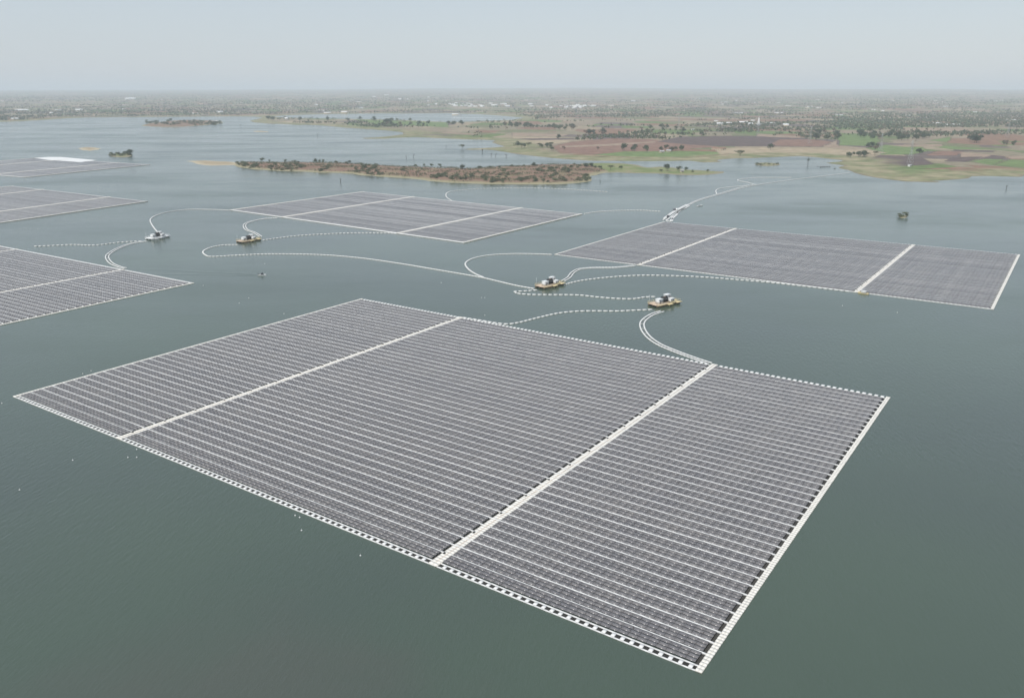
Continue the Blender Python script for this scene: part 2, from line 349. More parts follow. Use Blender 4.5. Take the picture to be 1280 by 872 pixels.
main_px = [(-900, 156), (-300, 154), (0, 152.6), (22, 151.8), (45, 150.6), (62, 149.6), (85, 148), (110, 147), (150, 146.6), (190, 146.4), (240, 146), (290, 145.6), (318, 146), (328, 147.2),
           (320, 149.5), (312, 151), (318, 153.2), (335, 154.6), (360, 155.4), (372, 156.6), (384, 156), (410, 157.6), (433, 160), (450, 161), (467, 162), (485, 163.4), (503, 165.4), (504, 168),
           (486, 170.5), (470, 171.8), (452, 172.6), (456, 173.6), (478, 173.6), (500, 172.2), (520, 171.6), (542, 172.5), (565, 173.6), (583, 174.4), (600, 174.6), (619, 175.6), (615, 178), (622, 180.6), (631, 183.2),
           (618, 184.4), (600, 185.4), (588, 185.8), (578, 186.8), (590, 187.4), (606, 187), (618, 188), (632, 190.2), (648, 193), (668, 195.2), (690, 197.6), (715, 199.6), (740, 201.2), (765, 201.2), (790, 201.6), (815, 201.6), (840, 201.4),
           (862, 201), (880, 203.2), (902, 202.6), (896, 200.4), (905, 199), (922, 198), (945, 197.6), (965, 196.6), (985, 195.8), (1000, 195.2), (1018, 196.6), (1036, 198.6), (1054, 200.4), (1050, 202), (1032, 203.6), (1040, 205),
           (1056, 207), (1048, 209), (1050, 210.8), (1060, 212.4), (1068, 216), (1080, 219.4), (1094, 222), (1112, 224.6), (1132, 227), (1150, 227.4), (1172, 228.2), (1176, 227), (1160, 226.8), (1180, 225.4), (1198, 224.2), (1211, 223), (1214, 220.6), (1230, 220),
           (1260, 220.8), (1277, 221.2), (1281, 218.5), (1300, 219), (1500, 224), (2300, 230)]
MAIN = np.vstack([poly(main_px), [[60000, 3000], [60000, 70000], [-60000, 70000], [-60000, 6000]]])
lag_px = [(340, 146.4), (352, 144.6), (378, 143.6), (420, 142.6), (470, 142), (520, 142), (556, 141.6), (600, 143), (630, 145), (655, 147.4), (640, 150), (610, 151.2), (585, 152.2), (560, 152.8), (535, 151.6), (510, 150.4), (480, 149.6), (450, 149), (415, 148.4), (380, 147.8)]
LAG = poly(lag_px)

def fbm(P, s, oct_=3, seed=0):
    """cheap sum of rotated sines used as a smooth terrain noise"""
    r = np.random.default_rng(seed); o = np.zeros(len(P)); amp = 1; tot = 0
    for k in range(oct_):
        for j in range(4):
            a = r.uniform(0, 2 * math.pi); ph = r.uniform(0, 6.28); w = 2 * math.pi / (s / 1.9 ** k) * r.uniform(.7, 1.3)
            o += amp * np.sin((P[:, 0] * math.cos(a) + P[:, 1] * math.sin(a)) * w + ph)
        tot += amp * 2; amp *= .5
    return o / tot

def main_h(P):
    sd = np.minimum(sdist(P, MAIN), -sdist(P, LAG))
    D = np.hypot(P[:, 0], P[:, 1])
    h = np.where(sd > 0, np.minimum(sd * .02, 1.6), np.maximum(sd * .02, -2.0))
    inl = np.clip((sd - 60) / 600, 0, 1)
    h = h + inl * (1.2 + 1.2 * fbm(P, 700, 3, 1))
    far = np.clip((D - 5500) / 20000, 0, 1) ** 1.15
    bearing = np.arctan2(P[:, 0], P[:, 1])
    ridge = 150 + 70 * np.exp(-((bearing - .06) / .34) ** 2) + 22 * np.exp(-((bearing - .45) / .09) ** 2)
    h = h + far * (ridge + 14 * fbm(P, 5000, 3, 2))
    return h, sd

# plots of farmland the photo shows near the shore: (outline in photo pixels, albedo)
BR = (.225, .14, .105); DK = (.125, .095, .085); TN = (.36, .29, .20); GN = (.15, .20, .08); PK = (.30, .225, .165)
plots = [([(640, 181), (700, 180), (720, 176), (690, 172), (640, 172)], TN), ([(640, 171), (700, 172), (712, 169), (640, 167)], PK), ([(640, 176.5), (720, 175.5), (716, 173.6), (640, 174)], DK),
         ([(700, 193), (760, 194), (800, 192), (850, 188), (900, 185), (850, 180), (815, 175), (760, 174), (715, 178), (690, 184)], BR),
         ([(700, 185.5), (760, 183.5), (820, 179), (820, 177.6), (760, 181), (700, 183.6)], PK),
         ([(820, 178), (850, 172), (900, 171.5), (960, 171.5), (1010, 174), (1026, 180), (1030, 185), (960, 184.6), (900, 184.4), (860, 182)], DK),
         ([(960, 183.5), (1026, 184.5), (1040, 179), (1018, 175.5), (975, 176)], BR), ([(945, 168.4), (1000, 171.6), (1000, 173.8), (945, 172)], PK),
         ([(780, 190.6), (860, 190), (900, 191), (900, 194), (850, 197.6), (800, 197.6), (740, 195)], GN),
         ([(890, 186), (960, 186), (1030, 187), (1085, 190), (1088, 195), (1030, 194), (960, 192), (900, 194)], TN),
         ([(950, 165), (1005, 166), (1005, 168.6), (950, 167.5)], GN),
         ([(1048, 169.5), (1095, 169), (1099, 177), (1095, 184), (1048, 183)], GN), ([(1028, 185), (1045, 177), (1048, 184), (1068, 187.5)], PK),
         ([(1085, 190), (1105, 182), (1150, 183), (1160, 190), (1140, 194.5), (1100, 194.5)], GN), ([(1085, 200), (1100, 195), (1150, 197), (1168, 207), (1130, 209), (1090, 206)], DK),
         ([(1155, 195.6), (1170, 190), (1205, 190), (1195, 196)], BR), ([(1192, 188), (1245, 189.4), (1240, 191.4), (1190, 190.4)], DK), ([(1200, 191), (1256, 196), (1250, 200), (1200, 198)], PK),
         ([(1180, 203), (1192, 197.6), (1230, 197), (1208, 204)], DK), ([(1224, 199.4), (1240, 195), (1258, 197), (1252, 200.6)], DK), ([(1215, 203.6), (1228, 200), (1256, 200.6), (1240, 208)], GN),
         ([(1242, 208), (1262, 200.6), (1300, 202), (1300, 212)], GN), ([(1256, 196), (1290, 196), (1300, 200), (1262, 200)], PK), ([(1150, 182), (1180, 183), (1280, 190), (1300, 193), (1240, 188), (1190, 188)], GN),
         ([(1110, 182.5), (1180, 181), (1176, 184.4), (1130, 184.6)], PK), ([(1160, 177), (1190, 172), (1185, 179)], GN), ([(1125, 160), (1200, 161), (1240, 166), (1180, 168), (1130, 164)], PK),
         ([(1060, 198.5), (1110, 192), (1085, 188.5), (1060, 188)], TN), ([(345, 152.6), (372, 151.4), (385, 153), (360, 154.6)], TN),
         ([(560, 165.5), (600, 168.4), (590, 169.4), (545, 167)], PK), ([(440, 149.6), (560, 153.6), (560, 160), (470, 156)], GN), ([(1150, 221), (1210, 215), (1230, 217), (1170, 225)], TN), ([(1120, 213), (1190, 213), (1160, 222), (1110, 219)], GN)]

rr = [880.0]
while rr[-1] < 4500: rr.append(rr[-1] * 1.0042)
while rr[-1] < 47000: rr.append(rr[-1] * 1.02)
rr = np.array(rr); th = np.radians(np.arange(-44, 44.001, .13))
R, T = np.meshgrid(rr, th, indexing='ij'); X = R * np.sin(T); Y = R * np.cos(T)
P = np.stack([X.ravel(), Y.ravel()], 1)
hh, sd = main_h(P)
nr, ntn = R.shape
idx = np.arange(nr * ntn).reshape(nr, ntn)
Q = np.stack([idx[:-1, :-1], idx[:-1, 1:], idx[1:, 1:], idx[1:, :-1]], -1).reshape(-1, 4)
keep = (hh[Q] > -.9).any(1)                 # the lake bed further out is below opaque water
Q = Q[keep]; used = np.unique(Q); remap = np.full(len(P), -1); remap[used] = np.arange(len(used)); Q = remap[Q]
P = P[used]; hh = hh[used]; sd = sd[used]
me = mesh_np('ground', np.column_stack([P, hh]), Q[:, ::-1], ['ground'], smooth=True)
a = me.attributes.new('shore', 'FLOAT', 'POINT'); a.data.foreach_set('value', sd.astype(np.float32))
colr = np.zeros((len(P), 4), np.float32)
for pts, c in plots:
    pl = poly(pts); lo = pl.min(0) - 10; hi = pl.max(0) + 10
    s_ = np.where(((P > lo) & (P < hi)).all(1))[0]
    if len(s_) == 0: continue
    d = sdist(P[s_], pl); w = d > 0
    colr[s_[w], :3] = c; colr[s_[w], 3] = 1.0
a = me.attributes.new('plot', 'FLOAT_COLOR', 'POINT'); a.data.foreach_set('color', colr.ravel())
tag(link('ground', me), 'dry patchwork farmland plain reaching to the horizon', kind='structure')

# water: one sheet to the horizon (finer near the camera is not needed, it is flat)
me = mesh_np('water', [(-60000, -8000, 0), (60000, -8000, 0), (60000, 60000, 0), (-60000, 60000, 0)], [[0, 1, 2, 3]], ['water'])
tag(link('water', me), 'calm grey green reservoir water', kind='structure')

ISL = []
def island(name, pts, hmax, slope, mkey, label, step=4.0, seed=5, wig=0.0):
    pl = poly(pts)
    if wig:                                   # natural wobble of the outline
        out = []
        for i in range(len(pl)):
            a_, b_ = pl[i], pl[(i + 1) % len(pl)]
            n_ = max(1, int(np.hypot(*(b_ - a_)) / 12))
            for k in range(n_):
                p_ = a_ + (b_ - a_) * k / n_
                out.append(p_ + np.array([noise.noise(Vector((p_[0] * .04, p_[1] * .04, 1))), noise.noise(Vector((p_[0] * .04, p_[1] * .04, 9)))]) * wig)
        pl = np.array(out)
    lo = pl.min(0) - 25; hi = pl.max(0) + 25
    xs = np.arange(lo[0], hi[0], step); ys = np.arange(lo[1], hi[1], step)
    Xg, Yg = np.meshgrid(xs, ys); Pg = np.stack([Xg.ravel(), Yg.ravel()], 1)
    s_ = sdist(Pg, pl)
    h = np.where(s_ > 0, hmax * (1 - np.exp(-s_ * slope / hmax)), np.maximum(s_ * .12, -1.5))
    h = h + np.where(s_ > 0, np.clip(s_ / 12, 0, 1) * .14 * hmax * fbm(Pg, 60, 3, seed), 0)
    n1, n2 = Xg.shape; ix = np.arange(n1 * n2).reshape(n1, n2)
    q = np.stack([ix[:-1, :-1], ix[:-1, 1:], ix[1:, 1:], ix[1:, :-1]], -1).reshape(-1, 4)
    q = q[(h[q] > -.6).any(1)]; u_ = np.unique(q); rm = np.full(len(Pg), -1); rm[u_] = np.arange(len(u_)); q = rm[q]
    m_ = mesh_np(name, np.column_stack([Pg[u_], h[u_]]), q, [mkey], smooth=True)
    a_ = m_.attributes.new('shore', 'FLOAT', 'POINT'); a_.data.foreach_set('value', s_[u_].astype(np.float32))
    o = tag(link(name, m_), label, kind='structure')
    ISL.append((pl, hmax, slope, seed)); return pl

def isl_h(k, x, y):
    pl, hmax, slope, seed = ISL[k]; Pg = np.array([[x, y]]); s_ = sdist(Pg, pl)
    h = np.where(s_ > 0, hmax * (1 - np.exp(-s_ * slope / hmax)), 0) + np.where(s_ > 0, np.clip(s_ / 12, 0, 1) * .14 * hmax * fbm(Pg, 60, 3, seed), 0)
    return float(h[0]), float(s_[0])

island('island', [(296, 203), (292, 206), (300, 209.4), (320, 211.8), (345, 213.2), (370, 214.4), (400, 215.6), (425, 216), (440, 217), (450, 219.2), (480, 221), (500, 222.2), (520, 224), (535, 226.2), (560, 228), (600, 229.8), (650, 230.6), (700, 230.4), (725, 228.6), (738, 226.6), (741, 222.6), (738, 219.8), (752, 217.4),
        (765, 214), (752, 209), (735, 206.4), (700, 205.6), (660, 207), (620, 209), (585, 211), (540, 210), (500, 208.6), (470, 206.4), (440, 205), (410, 204), (380, 203.6), (340, 203.2)], 4.6, .16, 'isl_red', 'long low red brown scrubby island in the middle of the reservoir', step=4, wig=5)
island('sand_bank', [(230, 201.4), (240, 202.6), (248, 205.4), (262, 207), (280, 206.6), (293, 206.4), (302, 205), (296, 203), (275, 201.6), (255, 200.6)], 1.6, .06, 'isl_tan', 'tan sandy western tip of the long island', step=4, wig=5)
island('grassy_spit', [(742, 216.4), (770, 216), (786, 216.4), (812, 217), (830, 217.4), (850, 218.8), (872, 219.2), (890, 218.4), (903, 216.6), (905, 214.6), (885, 213.6), (858, 212), (843, 209.6), (827, 208.2), (810, 209.6), (795, 206), (777, 204.2), (755, 203.6), (735, 204), (715, 206), (720, 213)], 1.5, .05, 'isl_green', 'low grassy spit of land running right from the long island', step=4, wig=5)
island('islet', [(176, 157.2), (188, 158.4), (205, 159), (230, 158.6), (250, 157.2), (268, 155.4), (280, 153.4), (276, 151.6), (258, 150.8), (235, 150.6), (210, 151.4), (190, 153.8)], 9, .07, 'isl_red', 'scrubby brown islet near the far left shore', step=8, wig=10)
island('islet', [(97, 185.6), (103, 188), (113, 188.6), (122, 187.4), (127, 185.6), (119, 184.2), (106, 184)], 1.8, .05, 'isl_tan', 'small bare tan sand islet beyond the far left solar array', step=5, wig=4)
island('islet', [(135, 193.6), (139, 195.8), (148, 196.8), (158, 196.6), (165, 195), (166, 193), (158, 191.6), (145, 191.4)], 1.4, .06, 'isl_green', 'small islet under dark bushes right of the bare sand islet', step=4, wig=3)
island('islet', [(943, 204.6), (947, 206.8), (958, 207.8), (970, 207.2), (977, 205.8), (970, 204), (958, 203.2), (948, 203.4)], 1.8, .07, 'isl_green', 'small grassy islet in the bay on the right', step=4, wig=3)
island('islet', [(1123, 270.4), (1126, 272.4), (1131, 272.6), (1135, 271), (1133, 269), (1127, 268.6)], 1.2, .3, 'isl_red', 'tiny brown islet alone in open water on the right', step=1.5, wig=1)
island('sand_bank', [(314, 164), (320, 165), (335, 165.4), (337, 164.4), (325, 163.6)], .6, .02, 'isl_tan', 'thin mud bank in the water near the far shore', step=8, wig=6)

# ------------------------------------------------------------------ floating solar arrays
D0 = at(877, 842)
du = (at(1113, 497) - D0).normalized(); dv = Vector((-du.y, du.x, 0))
ANG = math.atan2(du.y, du.x)
def uv(u, v, z=0): return D0 + du * u + dv * v + Vector((0, 0, z))

PITCH_V = 2.38; MU, MV = 1.07, 2.33; GAPU = .31; PITCH_U = MU + GAPU
def row_boxes(nb, vlen, u0=0.0, v0=0.0, skip=None, simple=False, PITCH_V=2.38):
    """one row: three modules deep, n modules long, on float pads. local x = u, y = v"""
    n = int((vlen + .12) / PITCH_V); PITCH_V = vlen / n; off = v0 + PITCH_V / 2
    vv = off + np.arange(n) * PITCH_V
    U, Vv = np.meshgrid(u0 + MU / 2 + np.arange(3) * PITCH_U, vv, indexing='ij')
    c = np.column_stack([U.ravel(), Vv.ravel(), np.full(U.size, .50)])
    if skip is not None: c = c[~skip(c)]
    t = np.column_stack([-.085 + rng.normal(0, .012, len(c)), rng.normal(0, .008, len(c))])
    c[:, 2] += rng.normal(0, .015, len(c))
    nb.boxes(c, (MU / 2, MV / 2, .02), 1, 0, tilt=t)
    if simple: return
    # support floats seen through the gaps: each bridges half of the gap length
    U, Vv = np.meshgrid(u0 + MU + GAPU / 2 + np.arange(2) * PITCH_U, vv, indexing='ij')
    c = np.column_stack([U.ravel(), Vv.ravel() + PITCH_V * .5, np.full(U.size, .2)]); c[:, 0] += .0
    if skip is not None: c = c[~skip(c)]
    nb.boxes(c, (.30, PITCH_V * .24, .15), 2)

_rowcache = {}
def row_mesh(vlen):
    k = round(vlen, 1)
    if k not in _rowcache:
        out = []
        for j in range(3):
            nb = NB(); row_boxes(nb, vlen); out.append(nb.mesh('panel_row', ['panel', 'frame', 'floatgrey'], uv=True))
        _rowcache[k] = out
    return random.choice(_rowcache[k])

def pads(nb, x0, x1, y0, y1, n, z0=0.0, z1=.36, gap=.05, along='x', m=0):
    nb.box(x0, x1, y0 + .01, y1 - .01, z0, z1 - .018, m)
    if along == 'x':
        w = (x1 - x0) / n; c = [((x0 + w * (i + .5)), (y0 + y1) / 2 + random.uniform(-.03, .03), (z0 + z1) / 2 + random.uniform(-.006, .006)) for i in range(n)]
        nb.boxes(c, ((w - gap) / 2, (y1 - y0) / 2, (z1 - z0) / 2), m)
    else:
        w = (y1 - y0) / n; c = [((x0 + x1) / 2 + random.uniform(-.03, .03), (y0 + w * (i + .5)), (z0 + z1) / 2 + random.uniform(-.006, .006)) for i in range(n)]
        nb.boxes(c, ((x1 - x0) / 2, (w - gap) / 2, (z1 - z0) / 2), m)

def lin(U, V, LU, LV):
    """affine map of array metres onto a measured, slightly skewed outline (local frame)"""
    def f(v):
        x = v[:, 0] / LU; y = v[:, 1] / LV
        return np.column_stack([x * U.x + y * V.x, x * U.y + y * V.y, v[:, 2]])
    return f

def solar_array(label, loc, rz, LU, LV, wv, detail, xf=None, skip=None, extra=None):
    """LU: width across rows, LV: row length; wv: v of the walkways that run along u"""
    root = empty('solar_array', loc, rz, label, 'solar array')
    E0 = 2.15                                            # ladder of edge floats at both u ends
    segs = []; lo = 1.6 + .85
    for w in wv: segs.append((lo, w - 1.45)); lo = w + 1.40 + .80
    segs.append((lo, LV - 1.65))
    nrow = int((LU - 2 * E0 - .2) / 4.5); pitch = (LU - 2 * E0 - .3) / nrow
    us = [E0 + .2 + i * pitch for i in range(nrow)]
    if detail:
        cap = 100 // len(segs)
        for i, u in enumerate(us[:cap]):
            for a_, b_ in segs:
                link('panel_row', row_mesh(b_ - a_), root, (u, a_, 0))
        nb = NB()
        for u in us[cap:]:
            for a_, b_ in segs: row_boxes(nb, b_ - a_, u, a_)
        tag(nb.build('panel_row', ['panel', 'frame', 'floatgrey'], root, uv=True), kind='stuff')
    else:
        for a_, b_ in segs:
            nb = NB()
            for u in us: row_boxes(nb, b_ - a_, u, a_, skip)
            nb.build('panel_field', ['panel', 'frame', 'floatgrey'], root, xf=xf, uv=True)
    # white service strips between rows
    if detail:
        nb0 = NB(); pads(nb0, 0, .38, 0, LV - 3.0, int(LV / 2.38), z0=.05, z1=.53, gap=.012, along='y'); m0 = nb0.mesh('service_strip', ['float'])
        for u in us[1:]: link('service_strip', m0, root, (u - .55, 1.5, random.gauss(0, .03)))
    else:
        nb = NB()
        for u in us[1:]: nb.box(u - .55, u - .10, 1.5, LV - 1.5, .05, random.uniform(.46, .62))
        tag(nb.build('service_strip', ['float'], root, xf=xf), kind='stuff')
    # solid walkways along u: right side, two inner ones, left side
    wz = .82 if xf else .36
    for (a_, b_, cen) in [(0, 1.55, False)] + [(w - 1.38, w + 1.38, True) for w in wv] + [(LV - 1.5, LV, False)]:
        nb = NB(); n = int(LU / 1.19)
        if cen:
            pads(nb, 0, LU, a_, a_ + 1.22, n, m=1, gap=.02, z1=wz + .14); pads(nb, 0, LU, b_ - 1.42, b_, n, m=1, gap=.02, z1=wz + .14)
        else: pads(nb, 0, LU, a_, (a_ + b_) / 2 - .015, n, m=1, gap=.02, z1=wz); pads(nb, 0, LU, (a_ + b_) / 2 + .015, b_, n, m=1, gap=.02, z1=wz)
        w_ = nb.build('walkway', ['float', 'float_warm'], root, xf=xf)
        if detail and cen:
            nb = NB(); nb.box(1.5, LU - 1, a_ + 1.24, b_ - 1.44, .05, .53); nb.build('cable_tray', ['deckpink'], w_)
            for k in range(int(LU / 13.4)):
                nb = NB(); x = 6 + k * 13.4; nb.box(x - .33, x + .33, b_ - .85, b_ - .30, .52, .72); nb.build('junction_box', ['dark'], w_)
    # ladders of floats at both ends
    for ei, (x0, sgn) in enumerate([(0, 1), (LU, -1)]):
        def rng_x(p_, q_): return (x0 + p_, x0 + q_) if sgn > 0 else (x0 - q_, x0 - p_)
        n = int(LV / PITCH_V)
        if ei == 0: nb = NB(); xa, xb = rng_x(0, .32); pads(nb, xa, xb, 0, LV, n, along='y', z1=.28 if not xf else .7); nb.build('outer_rail', ['float'], root, xf=xf)
        nb = NB(); xa, xb = rng_x(1.74, 2.10) if ei == 0 else rng_x(1.9, 2.08); pads(nb, xa, xb, 0, LV, n, along='y', z1=.28 if not xf else .7); nb.build('inner_rail', ['float'], root, xf=xf)
        xa, xb = rng_x(.38, 1.72) if ei == 0 else rng_x(.1, 1.88)
        ys = [1.7 + PITCH_V * (k + .5) for k in range(int((LV - 3.4) / PITCH_V))]
        ys = [y for y in ys if all(abs(y - w) > 1.9 for w in wv)]
        nb0 = NB(); nb0.box(xa, xb, -.46, .46, .0, .27); fm = nb0.mesh('cross_float', ['float'])
        if detail == 2 and ei == 0:
            for y in ys[:100]: link('cross_float', fm, root, (0, y, 0))
            rest = ys[100:]
        else: rest = ys
        nb = NB(); hf = .135 if ei == 0 else .2; nb.boxes([((xa + xb) / 2, y, hf) for y in rest], ((xb - xa) / 2, .5 if ei == 0 else .68, hf))
        tag(nb.build('cross_float', ['float'], root, xf=xf), kind='stuff' if len(rest) > 1 else None)
        # dark sheet that paints the shade inside the ladder's openings
        if ei == 0: nb = NB(); nb.box(xa, xb, 1.7, LV - 2, .015, .05); nb.build('opening_shade', ['gapshade'], root, xf=xf)
    # dark sheets standing in for shade in the gap beside each walkway
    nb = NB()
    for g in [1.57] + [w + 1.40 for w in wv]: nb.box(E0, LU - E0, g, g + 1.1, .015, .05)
    nb.build('gap_shade', ['gapshade'], root, xf=xf)
    if extra: extra(root)
    return root

solar_array('nearest solar array, a huge floating rectangle of grey panel rows filling the foreground', D0, ANG, 203.2, 299.2, [75.2, 222.2], 2)
solar_array('solar array on the right, its right edge a thick white line', uv(390.2, -20.5), ANG, 202.5, 297.5, [75.5, 225.5], 1)
r4 = ANG + math.radians(1.2); c4 = at(243, 354)
loc4 = c4 - Vector((math.cos(r4), math.sin(r4), 0)) * 203
solar_array('floating solar array cut off by the left border, nearest of the three on the left', loc4, r4, 203, 300, [78, 222], 1)

def skewed(label, pO, pU, pV, wv, LU=203.0, LV=299.0, skip=None, extra=None):
    O = at(*pO); U = at(*pU) - O; V = at(*pV) - O
    return solar_array(label, O, 0, LU, LV, wv, 0, lin(U, V, LU, LV), skip, extra)
skewed('middle distance solar array between the leftmost yellow platform and the long island', (580, 304), (728, 268), (288, 263), [71, 219])
# left mid array: corner, its right end and its far end
O5 = at(-45, 285); 
P1 = at(185, 252); P2 = at(16, 233); P3 = at(0, 279)
U5 = (P1 - P3); U5 = U5 * (203 / U5.length); O5 = P1 - U5; V5 = P2 - P1
def arr_vec(label, O, U, V, wv, skip=None, extra=None, LU=203.0, LV=299.0):
    return solar_array(label, O, 0, LU, LV, wv, 0, lin(U, V, LU, LV), skip, extra)
arr_vec('floating solar array at the left border, middle one of the three on the left', O5, U5, V5, [75, 222])
P1 = at(188, 206); P2 = at(50, 197.4); P0 = at(30, 222)
O6 = P0; U6 = P1 - P0; V6 = P2 - P1
deck = [(60, 200.3), (44, 198.0), (60, 196.7), (76, 196.7), (121, 200.7), (101, 203.1)]
dpl = poly(deck)
def skip6(c):
    X_ = c[:, 0] / 203; Y_ = c[:, 1] / 299
    q = np.column_stack([O6.x + X_ * U6.x + Y_ * V6.x, O6.y + X_ * U6.y + Y_ * V6.y])
    return sdist(q, dpl) > -1
def extra6(root):
    pl = [Vector((x, y, 0)) - O6 for x, y in dpl]; n = len(pl)
    V_ = [(p_.x, p_.y, .1) for p_ in pl] + [(p_.x, p_.y, .62) for p_ in pl]
    me_ = bpy.data.meshes.new('float_deck'); me_.from_pydata(V_, [], [tuple(range(n - 1, -1, -1)), tuple(range(n, 2 * n))] + [(i, (i + 1) % n, n + (i + 1) % n, n + i) for i in range(n)])
    me_.materials.append(M['float']); link('float_deck', me_, root)
arr_vec('farthest solar array on the left, with a bright white bare deck at its back', O6, U6, V6, [78, 220], skip6, extra6)

# ------------------------------------------------------------------ floating cable lines
fm1 = NB(); fm1.boxes([[0, 0, .2]], [[1.22, .55, .24]]); fm1.boxes([[0, 0, .47]], [[.95, .12, .06]], 1)
FLOAT1 = fm1.mesh('float', ['float', 'float'])
fm2 = NB(); fm2.boxes([[0, 0, .2]], [[1.14, .36, .2]]); FLOAT2 = fm2.mesh('float', ['float'])
fm3 = NB(); fm3.boxes([[0, 0, .14]], [[.16, 1.1, .08]]); RUNG = fm3.mesh('cross_float', ['float'])

def smooth_path(pts, step):
    W_ = [at(*p_) for p_ in pts]; out = []
    P_ = [W_[0] + (W_[0] - W_[1])] + W_ + [W_[-1] + (W_[-1] - W_[-2])]
    for i in range(1, len(P_) - 2):
        a_, b_, c_, d_ = P_[i - 1:i + 3]; n_ = max(2, int((c_ - b_).length / .5))
        for k in range(n_):
            t = k / n_
            out.append(.5 * ((2 * b_) + (c_ - a_) * t + (2 * a_ - 5 * b_ + 4 * c_ - d_) * t * t + (3 * b_ - a_ - 3 * c_ + d_) * t ** 3))
    out.append(W_[-1])
    res = []; acc = step / 2
    for i in range(len(out) - 1):
        l = (out[i + 1] - out[i]).length
        while acc <= l:
            d_ = (out[i + 1] - out[i]).normalized(); res.append((out[i] + d_ * acc, math.atan2(d_.y, d_.x))); acc += step
        acc -= l
    return res

def put_floats(root, me_, items, name='float'):
    """up to 100 of the nearest as parts, the rest one mesh"""
    items = sorted(items, key=lambda q: q[0].y)
    for p_, a_ in items[:100]: link(name, me_, root, p_ - root.location, a_)
    rest = items[100:]
    if rest:
        v0 = np.array([v.co[:] for v in me_.vertices]); f0 = np.array([list(p_.vertices) for p_ in me_.polygons])
        V_, F_ = [], []
        for k, (p_, a_) in enumerate(rest):
            c_, s_ = math.cos(a_), math.sin(a_); q = p_ - root.location
            V_.append(np.column_stack([v0[:, 0] * c_ - v0[:, 1] * s_ + q.x, v0[:, 0] * s_ + v0[:, 1] * c_ + q.y, v0[:, 2]])); F_.append(f0 + k * len(v0))
        tag(link(name, mesh_np(name, np.concatenate(V_), np.concatenate(F_), ['float']), root), kind='stuff')

def cable_line(label, pts, step=3.3, double=False, wide=1.0):
    root = empty('cable_line', at(*pts[0]), 0, label, 'floating cable line', 'floating cable lines between arrays and platforms')
    if double:
        st = 2.35; it = smooth_path(pts, st); A_ = []
        for s_ in (-1.1, 1.1):
            A_ += [(p_ + Vector((-math.sin(a_), math.cos(a_), 0)) * s_, a_) for p_, a_ in it]
        put_floats(root, FLOAT2, A_); put_floats(root, RUNG, it[1::4], 'cross_float')
    else:
        it = smooth_path(pts, step); put_floats(root, FLOAT1, it)
    nb = NB(); it2 = smooth_path(pts, 6)
    for (p_, a_), (q_, _) in zip(it2[:-1], it2[1:]):
        nb.bar(p_ - root.location + Vector((0, 0, .16)), q_ - root.location + Vector((0, 0, .16)), .09)
    nb.build('cable', ['cablegrey'], root)
    return root

cable_line('float line from the white platform up to the left corner of the middle array', [(288, 263), (262, 262), (235, 262), (210, 265), (194, 270), (188, 275), (190, 281), (195, 288), (199, 292)], 2.45)
cable_line('thin white float line from the left array to the white platform', [(42, 308), (60, 307.4), (90, 306), (118, 306.6), (150, 303), (178, 301.4)])
cable_line('double white float line looping from the white platform down to the left array', [(184, 301.5), (165, 304.5), (148, 310.5), (137, 317), (134, 322), (139, 329), (150, 334), (158, 335.5)], double=True)
cable_line('double white float line from the middle array down to the leftmost yellow platform', [(347, 272.4), (330, 273.6), (314, 277), (306, 281), (308, 287), (318, 291), (326, 296)], double=True)
cable_line('white float line from the leftmost yellow platform along the front of the middle array', [(328, 300.5), (345, 298), (370, 295), (400, 293), (440, 291.4), (480, 291.4), (494, 292.2)])
cable_line('long white float line with a hairpin bend left of the leftmost yellow platform', [(298, 306), (278, 306.6), (262, 310), (254, 314.6), (257, 319), (266, 320.8), (300, 319), (340, 317.6), (400, 318.6), (450, 322.6), (500, 329.6), (550, 338), (600, 346.6), (622, 351.6), (645, 357), (668, 361.2)], 2.75)
cable_line('white float line arching round from the near left corner of the right array', [(690, 318.4), (670, 317.6), (640, 317.4), (612, 319), (592, 323), (582, 329), (585, 336), (594, 342.4), (604, 346.6)], 2.45)
cable_line('dashed white float line between the two yellow platforms in the centre', [(672, 362.6), (656, 364), (644, 364.6), (648, 367), (664, 368.4), (690, 368.6), (722, 369), (748, 371.6), (772, 373.4), (792, 373.6), (806, 371.6), (820, 371)])
cable_line('double white float line from the centre platform to the near edge of the right array', [(704, 351.4), (711, 347), (716, 341), (725, 336.4), (742, 334.8), (770, 334.4), (795, 332)], double=True)
cable_line('float line from the centre yellow platform along the right array front edge', [(706, 356), (718, 352.6), (735, 349.6), (767, 346.2), (800, 344.4), (830, 344.6), (870, 346), (905, 348.4), (960, 353), (1010, 358.4), (1062, 364.6)])
cable_line('white dashed float line from the rightmost yellow platform to the nearest array', [(816, 387), (795, 388), (772, 389), (730, 389), (700, 391.4), (674, 397), (650, 403), (635, 405.2), (620, 404), (600, 400.6), (580, 397.4)])
cable_line('double white float line curving from the rightmost yellow platform to the nearest array', [(828, 389), (814, 394), (804, 401.6), (803, 409.6), (810, 420.6), (824, 430.6), (845, 439.6), (868, 448), (888, 454.6)], double=True)
cable_line('thin float line from the right corner of the middle array to the far landing', [(730, 267.4), (745, 265), (770, 263.4), (800, 263), (825, 264.4)])
cable_line('faint thin float line looping in front of the long island', [(566, 252), (558, 246), (560, 240.6), (575, 237.8), (610, 235.6), (660, 235), (710, 236.6), (760, 240)], 4.5)
cable_line('main white float line from the far landing to the shore on the right', [(858, 258), (872, 251.6), (886, 247), (905, 241.6), (930, 234.6), (960, 229), (1000, 223.6), (1035, 219.4), (1062, 216)], 2.45)
cable_line('second white float line closely following the main line to the shore', [(858, 256.8), (872, 250.4), (886, 245.8), (905, 240.4), (930, 233.2), (945, 230.4)], 2.45)
